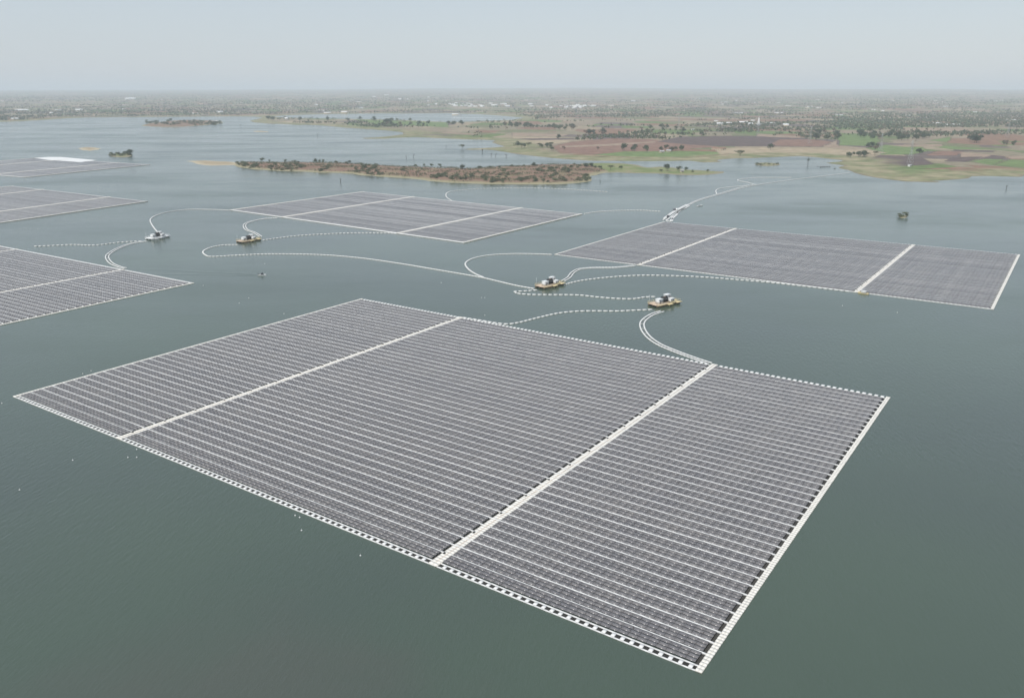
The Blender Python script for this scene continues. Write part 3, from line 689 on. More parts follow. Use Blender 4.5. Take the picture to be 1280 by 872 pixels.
cable_line('small white float loop on the main line, nearer one', [(896, 242.6), (895, 238.4), (901, 235.4), (918, 233.4), (940, 231.4)], 2.45)
cable_line('small white float loop on the main line, one nearer the shore', [(944, 231), (934, 228), (922, 225.6), (930, 223.4), (950, 222), (990, 222)], 2.45)

# landing of several parallel pontoons where the main cable line starts
lr = empty('floating_landing', at(838, 271), 0, 'cluster of parallel white float walkways at the far corner of the right array', 'floating landing')
for pts in ([(829, 275), (845, 264), (860, 256.6)], [(833, 275.6), (848, 264.8), (862, 257.6)], [(838, 276), (846, 268.6), (848, 264.4), (858, 260)], [(830, 273), (842, 264.6), (858, 256)], [(832, 276), (840, 276.4), (841, 270.8), (850, 264)]):
    nb = NB()
    for p_, a_ in smooth_path(pts, 2.45): nb.boxes([tuple(p_ - lr.location + Vector((0, 0, .25)))], (1.2, .8, .25), 0, rz=a_)
    nb.build('walkway', ['float'], lr)
for px, py in ((843, 263.6), (846, 263.2), (835, 272)):
    nb = NB(); nb.box(-1.2, 1.2, -.9, .9, .3, 2.4); o = nb.build('equipment_cabinet', ['white' if px == 846 else 'floatgrey'], lr); o.location = at(px, py) - lr.location

# ------------------------------------------------------------------ inverter platforms
def platform(pc, pr, label, white=False, flip=1, Ls=1.0):
    """pc: pixel of the centre, pr: pixel further along its length"""
    c = at(*pc); d = at(*pr) - c; ang = math.atan2(d.y, d.x)
    root = empty('inverter_platform', c, ang, label, 'floating platform', 'floating inverter platforms')
    dk = 'white' if white else 'deckyellow'; dk2 = 'white' if white else 'deckpink'
    L, Wd = 9.4 * Ls, 4.6
    # pontoons
    for y in (-3.3, 0, 3.3):
        nb = NB(); nb.boxes([[0, y, .35]], [[L - .6, .85, .55]]); nb.boxes([[L - .2, y, .55]], [[.5, .7, .35]]); nb.boxes([[-L + .2, y, .55]], [[.5, .7, .35]]); nb.build('pontoon', ['hull' if not white else 'white'], root)
    nb = NB(); nb.box(-L, L, -Wd, Wd, 1.12, 1.38, 0); nb.box(-L + .3, L * .2, -Wd + .5, Wd - .3, 1.385, 1.42, 1)
    nb.box(L - 4.2, L + .4, -Wd - 1.1, -Wd + .9, 1.14, 1.42, 0); nb.box(L - 1, L + 1.4, -1.5, 3.8, 1.14, 1.40, 0); nb.box(-L - .9, -L + .6, -3.2, 2.6, 1.1, 1.36, 1)
    nb.box(-2.5, 1.5, -Wd - 1.6, -Wd, 1.05, 1.3, 0)
    nb.build('deck', [dk, dk2], root)
    nb = NB()
    for sy in (-Wd + .05, Wd - .05):
        for x in np.arange(-L + .2, L, 1.7): nb.bar((x, sy, 1.36), (x, sy, 2.45), .05)
        for z in (1.9, 2.45): nb.bar((-L + .2, sy, z), (L - .2, sy, z), .05)
    for sx in (-L + .1, L - .1):
        for y in np.arange(-Wd + .1, Wd, 1.7): nb.bar((sx, y, 1.36), (sx, y, 2.45), .05)
        nb.bar((sx, -Wd, 2.45), (sx, Wd, 2.45), .05)
    nb.build('railing', [dk if white else 'deckyellow'], root)
    nb = NB()
    for x in (-1.8, 1.0): nb.bar((x, -Wd - 1.4, 1.2), (x, -Wd - 1.4, -.3), .14); nb.bar((x, -Wd - .2, 1.2), (x, -Wd - .2, -.3), .14)
    nb.build('mooring_leg', [dk], root)
    def cont(x, y, lx, ly, h, roof=True):
        nb = NB(); nb.box(x - lx, x + lx, y - ly, y + ly, 1.55, 1.55 + h)
        for k in range(int(lx * 2 / .35)): nb.box(x - lx + .15 + k * .35, x - lx + .25 + k * .35, y - ly - .03, y - ly, 1.7, 1.45 + h)
        o = nb.build('inverter_cabin', ['white'], root)
        nb = NB(); nb.box(x - .55 * lx, x - .15 * lx, y - ly - .07, y - ly - .035, 1.62, 1.5 + h * .85); nb.box(x + .2 * lx, x + .7 * lx, y - ly - .07, y - ly - .035, 2.3, 1.5 + h * .75); nb.build('door', ['floatgrey'], o)
        nb = NB(); nb.box(x - lx - .2, x + lx + .2, y - ly - .2, y + ly + .2, 1.55 + h, 1.67 + h); nb.build('roof', ['white'], o)
    cont(-5.6 * Ls, -1.2, 1.8, 1.4, 2.7); cont(3.3 * Ls, -2.6, 1.7, 1.0, 2.1); cont(5.0 * Ls, 2.3, 1.9, 1.2, 3.3)
    # transformer with radiators
    nb = NB(); nb.box(-2.6, 2.4, -.9, 1.5, 1.55, 4.0)
    for k in range(9): nb.box(-2.4 + k * .5, -2.2 + k * .5, -1.5, -.9, 1.8, 3.6); nb.box(-2.4 + k * .5, -2.2 + k * .5, 1.5, 2.1, 1.8, 3.6)
    nb.box(-1.9, 2.2, -.2, .9, 4.0, 4.75); nb.box(2.6, 3.5, 1.1, 2.6, 1.5, 3.5); nb.box(-3.6, -2.8, 1.0, 2.6, 1.5, 3.4)
    t = nb.build('transformer', ['black'], root)
    nb = NB()
    for k in range(3): nb.bar((-1 + k * .8, -.3, 3.9), (-1 + k * .8, -.5, 4.7), .11)
    nb.build('bushing', ['deckpink'], t)
    nb = NB(); nb.bar((-L + 1, Wd - .6, 1.4), (-L + 1, Wd - .6, 6.2), .06); nb.build('mast', ['white'], root)
    return root

platform((830, 380), (850, 375.6), 'yellow decked inverter platform, rightmost of the platforms, off the nearest array')
platform((687, 357.2), (706, 352.6), 'yellow decked inverter platform in the centre, left of the right array')
platform((311, 301.4), (328, 298.4), 'yellow decked inverter platform left of centre, in front of the middle array')
platform((197, 297.6), (212, 294.6), 'all white inverter platform, leftmost of the platforms', white=True)

# ------------------------------------------------------------------ boats
def console(root):
    nb = NB(); nb.boxes([[-.3, 0, 1.15]], [[.55, .62, .5]]); nb.boxes([[.1, 0, 1.75]], [[.06, .6, .22]]); nb.build('console', ['black'], root)

def boat(loc, ang, label, L=5.6, Wd=1.9, mk='white', canopy=False, motor=True):
    root = empty('motor_boat', loc, ang, label, 'boat')
    n = 14; V_, F_ = [], []
    prof = []
    for i in range(n + 1):
        t = i / n; x = -L / 2 + L * t; w = Wd / 2 * (1 - max(0, (t - .5) / .5) ** 2.2) * (.88 + .12 * min(1, t * 4)); sh = .62 + .28 * t ** 3
        prof.append([(x, -w, sh), (x, -w * .82, -.05), (x, 0, -.2), (x, w * .82, -.05), (x, w, sh), (x, w * .86, sh - .03), (x, w * .7, .22), (x, -w * .7, .22), (x, -w * .86, sh - .03)])
    for p_ in prof: V_ += p_
    k = 9
    for i in range(n):
        for j in range(k): F_.append((i * k + j, i * k + (j + 1) % k, (i + 1) * k + (j + 1) % k, (i + 1) * k + j))
    F_.append(tuple(range(k - 1, -1, -1)))
    me_ = bpy.data.meshes.new('hull'); me_.from_pydata(V_, [], F_); me_.materials.append(M[mk]); link('hull', me_, root)
    for x in (-L * .22, L * .1):
        nb = NB(); nb.box(x - .22, x + .22, -Wd * .38, Wd * .38, .38, .50); nb.build('seat', ['floatgrey'], root)
    if motor:
        nb = NB(); nb.boxes([[-L / 2 - .18, 0, .95]], [[.22, .16, .28]]); nb.box(-L / 2 - .25, -L / 2 - .08, -.07, .07, -.3, .7); nb.bar((-L / 2, 0, .95), (-L / 2 + .7, .1, 1.0), .03); nb.build('outboard_motor', ['black'], root)
    return root

def person(loc, ang, label):
    V_ = [(0, 0, .52), (0, 0, .78), (0, 0, 1.02), (0, 0, 1.14), (.03, 0, 1.30), (.02, 0, 1.40),
          (.02, .2, 1.0), (.12, .27, .76), (.34, .2, .66), (.40, .19, .64), (.0, -.2, 1.0), (-.18, -.28, .82), (-.42, -.2, .80), (-.48, -.19, .79),
          (.06, .1, .5), (.46, .13, .52), (.5, .14, .12), (.62, .14, .06), (.06, -.1, .5), (.46, -.13, .52), (.5, -.14, .12), (.62, -.14, .06)]
    Eg = [(0, 1), (1, 2), (2, 3), (3, 4), (4, 5), (2, 6), (6, 7), (7, 8), (8, 9), (2, 10), (10, 11), (11, 12), (12, 13), (0, 14), (14, 15), (15, 16), (16, 17), (0, 18), (18, 19), (19, 20), (20, 21)]
    R_ = [.15, .14, .15, .055, .10, .085, .065, .048, .036, .04, .065, .048, .036, .04, .095, .07, .048, .05, .095, .07, .048, .05]
    me_ = bpy.data.meshes.new('person'); me_.from_pydata(V_, Eg, []); o = link('person', me_, None, loc, ang)
    me_.attributes.new('skin_tmp', 'FLOAT', 'POINT')
    import bmesh
    bm = bmesh.new(); bm.from_mesh(me_); lay = bm.verts.layers.skin.verify()
    for i, v in enumerate(bm.verts): v[lay].radius = (R_[i], R_[i]); v[lay].use_root = (i == 0)
    bm.to_mesh(me_); bm.free()
    o.modifiers.new('skin', 'SKIN'); m2 = o.modifiers.new('sub', 'SUBSURF'); m2.levels = 1; m2.render_levels = 1
    dg = bpy.context.evaluated_depsgraph_get(); ev = o.evaluated_get(dg); nm = bpy.data.meshes.new_from_object(ev)
    o.modifiers.clear(); o.data = nm; nm.materials.clear(); nm.materials.append(M['shirt']); nm.materials.append(M['skin'])
    for p_ in nm.polygons:
        c_ = p_.center; p_.material_index = 1 if (c_.z > 1.13 or c_.x > .33 and c_.z > .58 or c_.x < -.36) else 0; p_.use_smooth = True
    nb = NB(); nb.boxes([[-.01, 0, 1.43]], [[.115, .10, .06]]); nb.boxes([[-.06, 0, 1.35]], [[.07, .095, .10]]); hr = nb.build('hair', ['black'], o)
    nb = NB(); nb.boxes([[.13, 0, 1.325]], [[.02, .015, .025]]); nb.boxes([[.118, .035, 1.36], [.118, -.035, 1.36]], [[.01, .014, .007]] * 2); nb.boxes([[.12, 0, 1.275]], [[.008, .03, .006]]); nb.build('face', ['skin'], o)
    return tag(o, label, 'person')

bl = at(328, 344.2); bd = (at(340, 344.6) - bl); ba = math.atan2(bd.y, bd.x)
boat(bl, ba, 'small white motor boat with a dark clad driver, trailing a long wake', 5.6, 2.9)
console(bpy.data.objects['motor_boat'])
_v = Vector((math.cos(ba), math.sin(ba), 0))
person(bl - _v * 2.0 + Vector((0, 0, .02)), ba, 'person in dark clothes sitting at the stern of the moving motor boat')
person(bl + _v * .9 + Vector((0, 0, .02)), ba, 'person in dark clothes sitting amidships in the moving motor boat')
b2 = at(875, 257.4); boat(b2, .5, 'tiny white boat on open water right of the far landing', 7.5, 2.6)
person(b2 + Vector((-.8, -.4, .02)), .5, 'person in dark clothes sitting in the tiny boat near the far landing')
b3 = at(1079, 367); boat(b3, ANG + 1.5, 'small cream work boat moored against the front edge of the right array', 6.4, 2.4, mk='deckyellow')
nb = NB(); nb.box(-1.5, 1.2, -.8, .8, .5, 1.9); nb.box(-1.7, 1.4, -1, 1, 1.9, 2.05); 
cb = nb.build('cabin', ['white'], None); cb.parent = bpy.data.objects['motor_boat.002']
# wake: two very low ridges of water opening behind the moving boat
for sgn, off in ((1, 0), (-1, 0)):
    V_, Q_ = [], []; n = 60; Lw = 120
    for i in range(n + 1):
        t = i / n; c = bl - _v * (3 + Lw * t) + Vector((-_v.y, _v.x, 0)) * sgn * (.5 + 9 * t ** .8 + .4 * math.sin(t * 14))
        w = .8 + 2.2 * t; h = .14 * (1 - t) ** .7 * min(1, t * 12 + .4)
        for j, (dx_, hz) in enumerate(((-1, 0), (-.5, .7), (0, 1), (.5, .7), (1, 0))):
            q = c + Vector((-_v.y, _v.x, 0)) * dx_ * w; V_.append((q.x, q.y, .004 + h * hz))
    for i in range(n):
        for j in range(4): Q_.append((i * 5 + j, i * 5 + j + 1, (i + 1) * 5 + j + 1, (i + 1) * 5 + j))
    tag(link('wake', mesh_np('wake', V_, Q_, ['water'], smooth=True)), 'low ripple of the wake behind the moving motor boat', kind='structure')

# ------------------------------------------------------------------ mooring buoys
def uvsphere(r, seg=12, ring=7, zs=1.0):
    V_ = [(0, 0, -r * zs)]; F_ = []
    for i in range(1, ring):
        a_ = -math.pi / 2 + math.pi * i / ring
        for j in range(seg): V_.append((r * math.cos(a_) * math.cos(2 * math.pi * j / seg), r * math.cos(a_) * math.sin(2 * math.pi * j / seg), r * zs * math.sin(a_)))
    V_.append((0, 0, r * zs)); T = len(V_) - 1
    for j in range(seg): F_.append((0, 1 + (j + 1) % seg, 1 + j)); F_.append((T, 1 + (ring - 2) * seg + j, 1 + (ring - 2) * seg + (j + 1) % seg))
    for i in range(ring - 2):
        for j in range(seg): F_.append((1 + i * seg + j, 1 + i * seg + (j + 1) % seg, 1 + (i + 1) * seg + (j + 1) % seg, 1 + (i + 1) * seg + j))
    return V_, F_
V_, F_ = uvsphere(.26); bm_ = bpy.data.meshes.new('buoy_ball'); bm_.from_pydata(V_, [], F_); bm_.materials.append(M['buoy'])
for p_ in bm_.polygons: p_.use_smooth = True
nb = NB(); nb.bar((0, 0, .35), (0, 0, .62), .05); ringm = nb.mesh('lifting_eye', ['galv'])
buoys = {'small white mooring buoy in open water off the long left edge of the nearest array': [(91, 575), (160, 571.5), (171, 561.5), (171, 571.5), (24.5, 612)],
         'small white mooring buoy off the middle of the long near edge of the nearest array': [(369, 644), (374.6, 646.4), (377, 662.6), (450.6, 694)],
         'small white mooring buoy just above the left corner of the nearest array': [(2.5, 504), (103.5, 467), (114, 463.4)],
         'small white mooring buoy in the open water behind the moving boat': [(254, 357), (311, 372.6), (299, 379), (331, 329.6), (355, 392)],
         'small white mooring buoy in the open water above the far edge of the nearest array': [(551.5, 353.4), (602, 372), (606, 372), (606, 394), (379, 289)],
         'small white mooring buoy in front of the right array': [(1121.6, 390.6), (1053, 382)],
         'small white mooring buoy in a loose cluster near the left border': [(25, 286), (33, 285.4), (38, 286.4), (47, 286), (30, 284.6)]}
for lab, ps in buoys.items():
    for q in ps:
        r_ = empty('mooring_buoy', at(*q), 0, lab, 'buoy', 'white mooring buoys' + lab[24:])
        link('ball', bm_, r_); link('lifting_eye', ringm, r_)

# ------------------------------------------------------------------ trees
def crown_mesh(name, h, w, n, leaf, key, seed, lobes=6, low=.25, flat=1.0):
    r = np.random.default_rng(seed)
    L_ = []
    for i in range(lobes):
        a_ = r.uniform(0, 6.28); rad = r.uniform(.12, .42) * w; L_.append((rad * math.cos(a_), rad * math.sin(a_), h * r.uniform(low + .12, .80), w * r.uniform(.20, .34), h * r.uniform(.14, .24) * flat))
    L_.append((0, 0, h * .72, w * .3, h * .26 * flat))
    V_ = []; per = n // len(L_)
    for (x, y, z, rw, rh) in L_:
        d = r.normal(size=(per, 3)); d /= np.linalg.norm(d, axis=1)[:, None]; d *= r.uniform(.55, 1.08, (per, 1))
        V_.append(np.column_stack([x + d[:, 0] * rw, y + d[:, 1] * rw, z + d[:, 2] * rh]))
    C_ = np.concatenate(V_); k = len(C_)
    a_ = r.normal(size=(k, 3)); a_ /= np.linalg.norm(a_, axis=1)[:, None]; b_ = np.cross(a_, r.normal(size=(k, 3))); b_ /= np.linalg.norm(b_, axis=1)[:, None]
    s_ = leaf * r.uniform(.6, 1.3, (k, 1))
    Vq = np.stack([C_ - a_ * s_, C_ - b_ * s_ * .6, C_ + a_ * s_, C_ + b_ * s_ * .6], 1).reshape(-1, 3)
    Vq[:, 2] = np.maximum(Vq[:, 2], .02)
    return mesh_np(name, Vq, np.arange(k * 4).reshape(-1, 4), [key])

def trunk_mesh(h, w, seed, r0=.22, reach=.75, n=5, key='bark'):
    r = random.Random(seed); nb = NB(); top = Vector((r.uniform(-.3, .3), r.uniform(-.3, .3), h * .45))
    nb.bar((0, 0, -.4), top * .5, (r0, r0 * .8)); nb.bar(top * .5, top, (r0 * .8, r0 * .6))
    for i in range(n):
        a_ = 6.28 * i / n + r.uniform(-.4, .4); e_ = Vector((math.cos(a_) * w * .36, math.sin(a_) * w * .36, h * r.uniform(.6, reach + .1)))
        mid = (top + e_) / 2 + Vector((0, 0, -.05 * h)); nb.bar(top * r.uniform(.6, 1), mid, (r0 * .5, r0 * .32)); nb.bar(mid, e_, (r0 * .32, r0 * .1))
    nb.bar(top, (top.x * 1.2, top.y * 1.2, h * .85), (r0 * .55, r0 * .12))
    return nb.mesh('trunk', [key])

PROTO = {'round': [(crown_mesh('crown', 8, 7.5, 620, .42, 'leaf', s, 7), trunk_mesh(8, 7.5, s)) for s in (1, 2, 3)],
         'dark': [(crown_mesh('crown', 9, 9, 760, .46, 'leafd', s, 8), trunk_mesh(9, 9, s)) for s in (4, 5, 6)],
         'dry': [(crown_mesh('crown', 8, 8, 420, .36, 'leafb', s, 6), trunk_mesh(8, 8, s, n=7)) for s in (7, 8)],
         'flat': [(crown_mesh('crown', 8, 11, 620, .42, 'leafo', s, 8, low=.5, flat=.6), trunk_mesh(8, 10, s)) for s in (9, 10)],
         'bush': [(crown_mesh('crown', 3, 5, 360, .32, k_, s, 5, low=-.05, flat=1.2), trunk_mesh(2.4, 4, s, r0=.09)) for s, k_ in ((11, 'leaf'), (12, 'leafs'), (13, 'leafo'), (14, 'leafs'))]}
TREES = 0
def tree(kind, loc, sc, label, group, name=None):
    global TREES
    c_, t_ = random.choice(PROTO[kind]); nm = name or {'bush': 'shrub'}.get(kind, 'tree')
    r_ = empty(nm, loc, random.uniform(0, 6.28), label, 'shrub' if kind == 'bush' else 'tree', group)
    s_ = sc * random.uniform(.9, 1.1); r_.scale = (s_ * random.uniform(.9, 1.15), s_ * random.uniform(.9, 1.15), s_)
    link('crown', c_, r_); link('trunk', t_, r_); TREES += 1

def on_isl(k, px, py):
    """ground point of an island seen at this pixel (a few steps because the ground is raised)"""
    z = 0
    for _ in range(6): q = at(px, py, z); z = isl_h(k, q.x, q.y)[0]
    q.z = max(0, isl_h(k, q.x, q.y)[0]) - .05; return q

g = 'trees along the crest of the long island'
for px, py, s_ in [(328, 199.4, 1), (337, 200, .7), (357, 200, .8), (373, 201.5, .6), (394, 200.5, .9), (400, 200.4, .8), (404, 200.2, .8), (420, 202, .8), (433, 202.5, .7), (437, 202, .7), (519, 206, .8), (530, 205.5, .8), (539, 205.6, .9), (550, 206, .8), (578, 209, 1), (599, 208.6, .6), (612, 208, .7), (625, 208, .6), (640, 206, .6), (655, 206, .6), (668, 205.4, .9)]:
    tree('round' if random.random() < .7 else 'dark', on_isl(0, px, py + 3), s_ * .95, 'small dark round tree standing along the back crest of the long island', g)
# shrubs on the island: green clumps where the photo has them, scattered elsewhere
pts = []
for cx, cy, rx, ry, n in [(302, 206, 10, 2.5, 14), (315, 208, 8, 2.5, 8), (345, 209, 12, 3, 8), (365, 210, 14, 3.5, 14), (398, 212, 8, 2, 4), (455, 211, 18, 5, 20), (470, 216, 14, 3, 9), (475, 206, 14, 2, 7), (555, 221, 18, 4, 20), (583, 222, 10, 3, 6), (615, 225, 14, 3, 12), (625, 226, 12, 2, 6), (660, 226, 12, 3, 10), (690, 225, 20, 3, 10), (730, 225, 9, 3, 9), (735, 220, 5, 2, 4), (640, 219, 60, 7, 24), (700, 212, 30, 4, 16), (380, 208, 60, 4, 9), (510, 214, 20, 4, 5)]:
    for _ in range(n):
        a_ = random.uniform(0, 6.28); q = math.sqrt(random.random()); pts.append((cx + rx * q * math.cos(a_), cy + ry * q * math.sin(a_)))
for px, py in pts:
    w = on_isl(0, px, py); s_ = isl_h(0, w.x, w.y)[1]
    if s_ > 3: tree('bush', w, random.uniform(1.0, 1.75), 'low dusty green shrub on the red brown slope of the long island', 'shrubs on the long island')
for px, py, s_, k_ in [(714, 211, .8, 'round'), (718, 207, .6, 'round'), (725, 210, .6, 'dark'), (733, 210.5, .9, 'dark'), (739, 209.4, .9, 'dark'), (744, 211, .7, 'round'), (750, 211.6, .6, 'dark')]:
    tree(k_, on_isl(2, px, py), s_ * 1.05, 'dark tree in the clump where the grassy spit leaves the long island', 'trees where the spit begins')
tree('flat', on_isl(2, 763, 212.4), 1.0, 'left one of two open crowned trees standing near each other on the grassy spit', None)
tree('round', on_isl(2, 776, 211.6), .85, 'right one of two open crowned trees standing near each other on the grassy spit', None)
tree('dark', on_isl(2, 834, 213.6), 1.25, 'big dark round tree on the grassy spit, largest of its row', None)
tree('bush', on_isl(2, 826.5, 214.6), 1.5, 'dark shrub at the left foot of the big round tree on the spit', None)
tree('round', on_isl(2, 848.5, 214), 1.0, 'pale open tree just right of the big round tree on the spit', None)
tree('dark', on_isl(2, 857.5, 214), .7, 'small dark round tree right of the pale tree on the spit', None)
tree('bush', on_isl(2, 866, 215), 1.1, 'low brown shrub right of the small dark tree on the spit', None)
tree('dark', on_isl(2, 884.6, 215), .5, 'tiny dark tree alone near the tip of the spit', None)
for _ in range(9): tree(random.choice(['round', 'dark']), on_isl(5, random.uniform(138, 163), random.uniform(192.8, 195)), random.uniform(.5, .85), 'small green tree among the bushes on the small dark islet', 'trees on the small dark islet')
for _ in range(14):
    tree('bush', on_isl(5, random.uniform(137, 164), random.uniform(192.6, 195)), random.uniform(1.2, 1.8), 'dark green bush crowded on the small islet right of the bare sand islet', 'bushes on the small dark islet')
tree('dark', on_isl(5, 162.5, 194), 1.2, 'upright dark tree at the right end of the small dark islet', None)
for _ in range(12): tree('bush', on_isl(6, random.uniform(946, 974), random.uniform(204.4, 206.6)), random.uniform(.7, 1.1), 'olive shrub on the small grassy islet in the right bay', 'shrubs on the grassy islet')
for dx_, dy_, s_ in [(0, 0, .9), (-3.2, .6, .65), (2.8, -.5, .6)]:
    w = on_isl(7, 1129, 270.4); tree('bush', w + Vector((dx_, dy_, 0)), s_ * 1.55, {0: 'tallest grey bush on the tiny brown islet in open water', -3.2: 'left low bush on the tiny brown islet in open water', 2.8: 'right low bush on the tiny brown islet in open water'}[dx_], None)
for _ in range(70):
    px = random.uniform(182, 276); tree('bush', on_isl(3, px, random.uniform(151.6, 156.4)), random.uniform(2.0, 3.2), 'hazy bush on the scrubby islet near the far left shore', 'bushes on the far left islet')
tree('dark', on_isl(3, 214, 152), 1.5, 'tallest tree on the crest of the far left islet', None)

def land(px, py):
    """first point of the plain met by the sight line through this pixel"""
    d = at(px, min(py, 300)) if py > 116.5 else None
    dx = (px - 640) / F; dy = -(py - 436) / F; dr = np.array([dx, CP + dy * SP, -SP + dy * CP]); dr /= np.linalg.norm(dr)
    t = 900 * 1.004 ** np.arange(930); Q_ = t[:, None] * dr[None]; z = CAM_H + Q_[:, 2]
    h_ = main_h(Q_[:, :2])[0]; k = int(np.argmax(z < np.maximum(h_, 0))) if (z < np.maximum(h_, 0)).any() else 900
    for _ in range(4):
        q = Vector((Q_[k, 0], Q_[k, 1], 0)); break
    q.z = float(h_[k]) - .1; return q

# trees of the near mainland that stand out one by one
lone = [(578, 186.6, 'flat', 1.3, 'lone tree at the tip of the thin mud spit beyond the long island'),
        (780, 188.4, 'dark', 1.7, 'lone big dark tree on the red brown ploughed field near the shore'),
        (925, 195.6, 'flat', 1.5, 'lone umbrella shaped tree at the shore above the right bay'),
        (963, 187.6, 'dark', 1.4, 'lone dark tree on the tan strip below the dark ploughed field'),
        (1149, 193.4, 'dark', 1.5, 'lone dark tree right of the two nearest pylons'),
        (698, 174.4, 'dark', 1.5, 'lone dark tree on the striped fields above the grassy shore'),
        (705, 188, 'dry', 1.3, 'reddish dry tree left of the red brown ploughed field'),
        (690, 188.6, 'round', 1.1, 'small green tree left of the reddish dry tree'), (747, 187.6, 'dry', 1.2, 'dry brown bushy tree in the middle of the ploughed field')]
for px, py, k_, s_, lb in lone: tree(k_, land(px, py), s_, lb, None)
cl = [(505, 150.6, 26, 2, 12, 'tree in the dark row on the peninsula behind the lagoon'), (490, 157.4, 16, 3, 12, 'tree in the dense dark clump on the far peninsula'), (523, 156, 14, 2, 7, 'tree in the dense dark clump on the far peninsula'), (570, 156, 22, 1.5, 8, 'tree in the loose row right of the lagoon'),
      (635, 158, 10, 1.5, 6, 'tree in the dark group right of the lagoon end'), (345, 149, 12, 2, 7, 'tree round the sandy knoll on the far peninsula'), (420, 151, 50, 3, 10, 'scattered tree on the flat far peninsula'),
      (655, 159, 16, 2, 9, 'tree in the big dark clump left of the striped fields'), (703, 161, 18, 2.5, 14, 'tree in the long dark belt above the striped fields'), (745, 168, 16, 2, 10, 'tree in the dark belt above the ploughed field'),
      (683, 184, 10, 1.5, 7, 'bushy tree in the dark thicket on the near green field'), (652, 184, 8, 2, 4, 'bushy tree at the left edge of the near green field'), (820, 188, 40, 2.5, 14, 'small tree along the lower edge of the ploughed field'),
      (860, 165, 60, 6, 16, 'tree scattered between the village and the ploughed fields'), (1095, 170, 22, 5, 16, 'tree in the dark grove left of the two nearest pylons'), (1140, 173, 20, 4, 16, 'tree in the dense grove behind the two nearest pylons'),
      (1090, 186, 8, 3, 6, 'tree in the dark thicket at the foot of the left near pylon'), (1220, 177, 12, 3, 7, 'tree in the grove on the right between green fields'), (1262, 182, 10, 3, 8, 'tree in the grove near the right border'), (1075, 196, 22, 5, 12, 'low bushy tree on the brown scrub by the right shore'),
      (1030, 171, 20, 8, 10, 'tree scattered round the third pylon')]
for cx, cy, rx, ry, n, lb in cl:
    for _ in range(n):
        a_ = random.uniform(0, 6.28); q = math.sqrt(random.random()); w = land(cx + rx * q * math.cos(a_), cy + ry * q * math.sin(a_))
        if w.z > .6: tree(random.choice(['dark', 'dark', 'round', 'round', 'dry']) if 'bushy' not in lb else random.choice(['dark', 'round', 'flat']), w, random.uniform(.8, 1.35) * (1.65 if cy < 178 else 1.15), lb, lb.replace('tree', 'trees', 1))
print('individual trees', TREES)

# dead trees standing in the water
def dead_tree(px, py, h, label, seed, crown=False):
    r_ = random.Random(seed); root = empty('dead_tree', at(px, py), 0, label, 'dead tree'); nb = NB()
    top = Vector((r_.uniform(-.4, .4), r_.uniform(-.4, .4), h * .6)); nb.bar((0, 0, -.5), top, (.42, .28)); root_b = nb
    nb.build('trunk', ['deadwood'], root); nb = NB()
    for i in range(7):
        a_ = r_.uniform(0, 6.28); e_ = top + Vector((math.cos(a_) * h * .3, math.sin(a_) * h * .3, h * r_.uniform(.05, .4))); s_ = top * r_.uniform(.55, 1)
        nb.bar(s_, e_, (.16, .06)); nb.bar((s_ + e_) / 2, (s_ + e_) / 2 + Vector((r_.uniform(-1, 1), r_.uniform(-1, 1), 1.2)), (.09, .04))
    nb.build('branches' if False else 'limb', ['deadwood'], root)
    if crown: o = link('crown', crown_mesh('crown', h, h * .55, 200, .35, 'leafd', seed, 4, low=.5), root)
dead_tree(1010, 205, 11, 'tall thin tree standing in the water of the right bay', 21, True)
dead_tree(397, 170.6, 9, 'dead tree standing in the far water left of the mud spit', 22)
dead_tree(425.6, 227.6, 6.5, 'bare dead tree in the water in front of the long island', 23)
dead_tree(517, 197, 8, 'forked dead tree in the water right behind the long island', 24)
dead_tree(508, 197.6, 5.5, 'thin dead snag left of the forked dead tree', 25)
dead_tree(619.4, 196, 7.5, 'dark upright dead snag in the water below the lone spit tree', 26)
dead_tree(614, 194.4, 5, 'thin pale dead snag left of the dark upright one', 27)
dead_tree(603, 190.4, 6.5, 'bushy dead snag just below the lone spit tree', 28, True)
dead_tree(301, 158.8, 10, 'dark dead tree in the far water right of the far left islet', 29, True)
dead_tree(557.6, 184.6, 5, 'faint dead snag in the water left of the lone spit tree', 30)
dead_tree(633, 196.4, 6, 'thin leaning dead snag farthest right of those behind the long island', 31)
dead_tree(750.4, 227.8, 2.5, 'short dark stump in the water off the right end of the long island', 32)
dead_tree(478, 177, 3.5, 'low dark stump in the far water near the mud spit', 33)
dead_tree(1258, 236, 5, 'thin faint dead snag in the water near the right border', 34)
for i, (px, py) in enumerate([(1022, 208.4), (1026, 209.2), (1028.6, 208.8), (1031, 208.9), (1034, 208.8), (1037, 208.7), (1043.6, 211)]):
    nb = NB(); 
    for k in range(5): nb.bar((k * .5 - 1.2, random.uniform(-.3, .3), -.2), (k * .5 - 1.2 + random.uniform(-.4, .4), random.uniform(-.3, .3), random.uniform(.7, 1.6)), (.35, .22))
    tag(nb.build('tree_stump', ['deadwood'], None, at(px, py)), 'low dark drowned stump in the short row near the shore of the right bay' if i < 6 else 'low dark drowned stump closest to the shore, apart from the row', 'stump', 'drowned stumps in the right bay' if i < 6 else None)

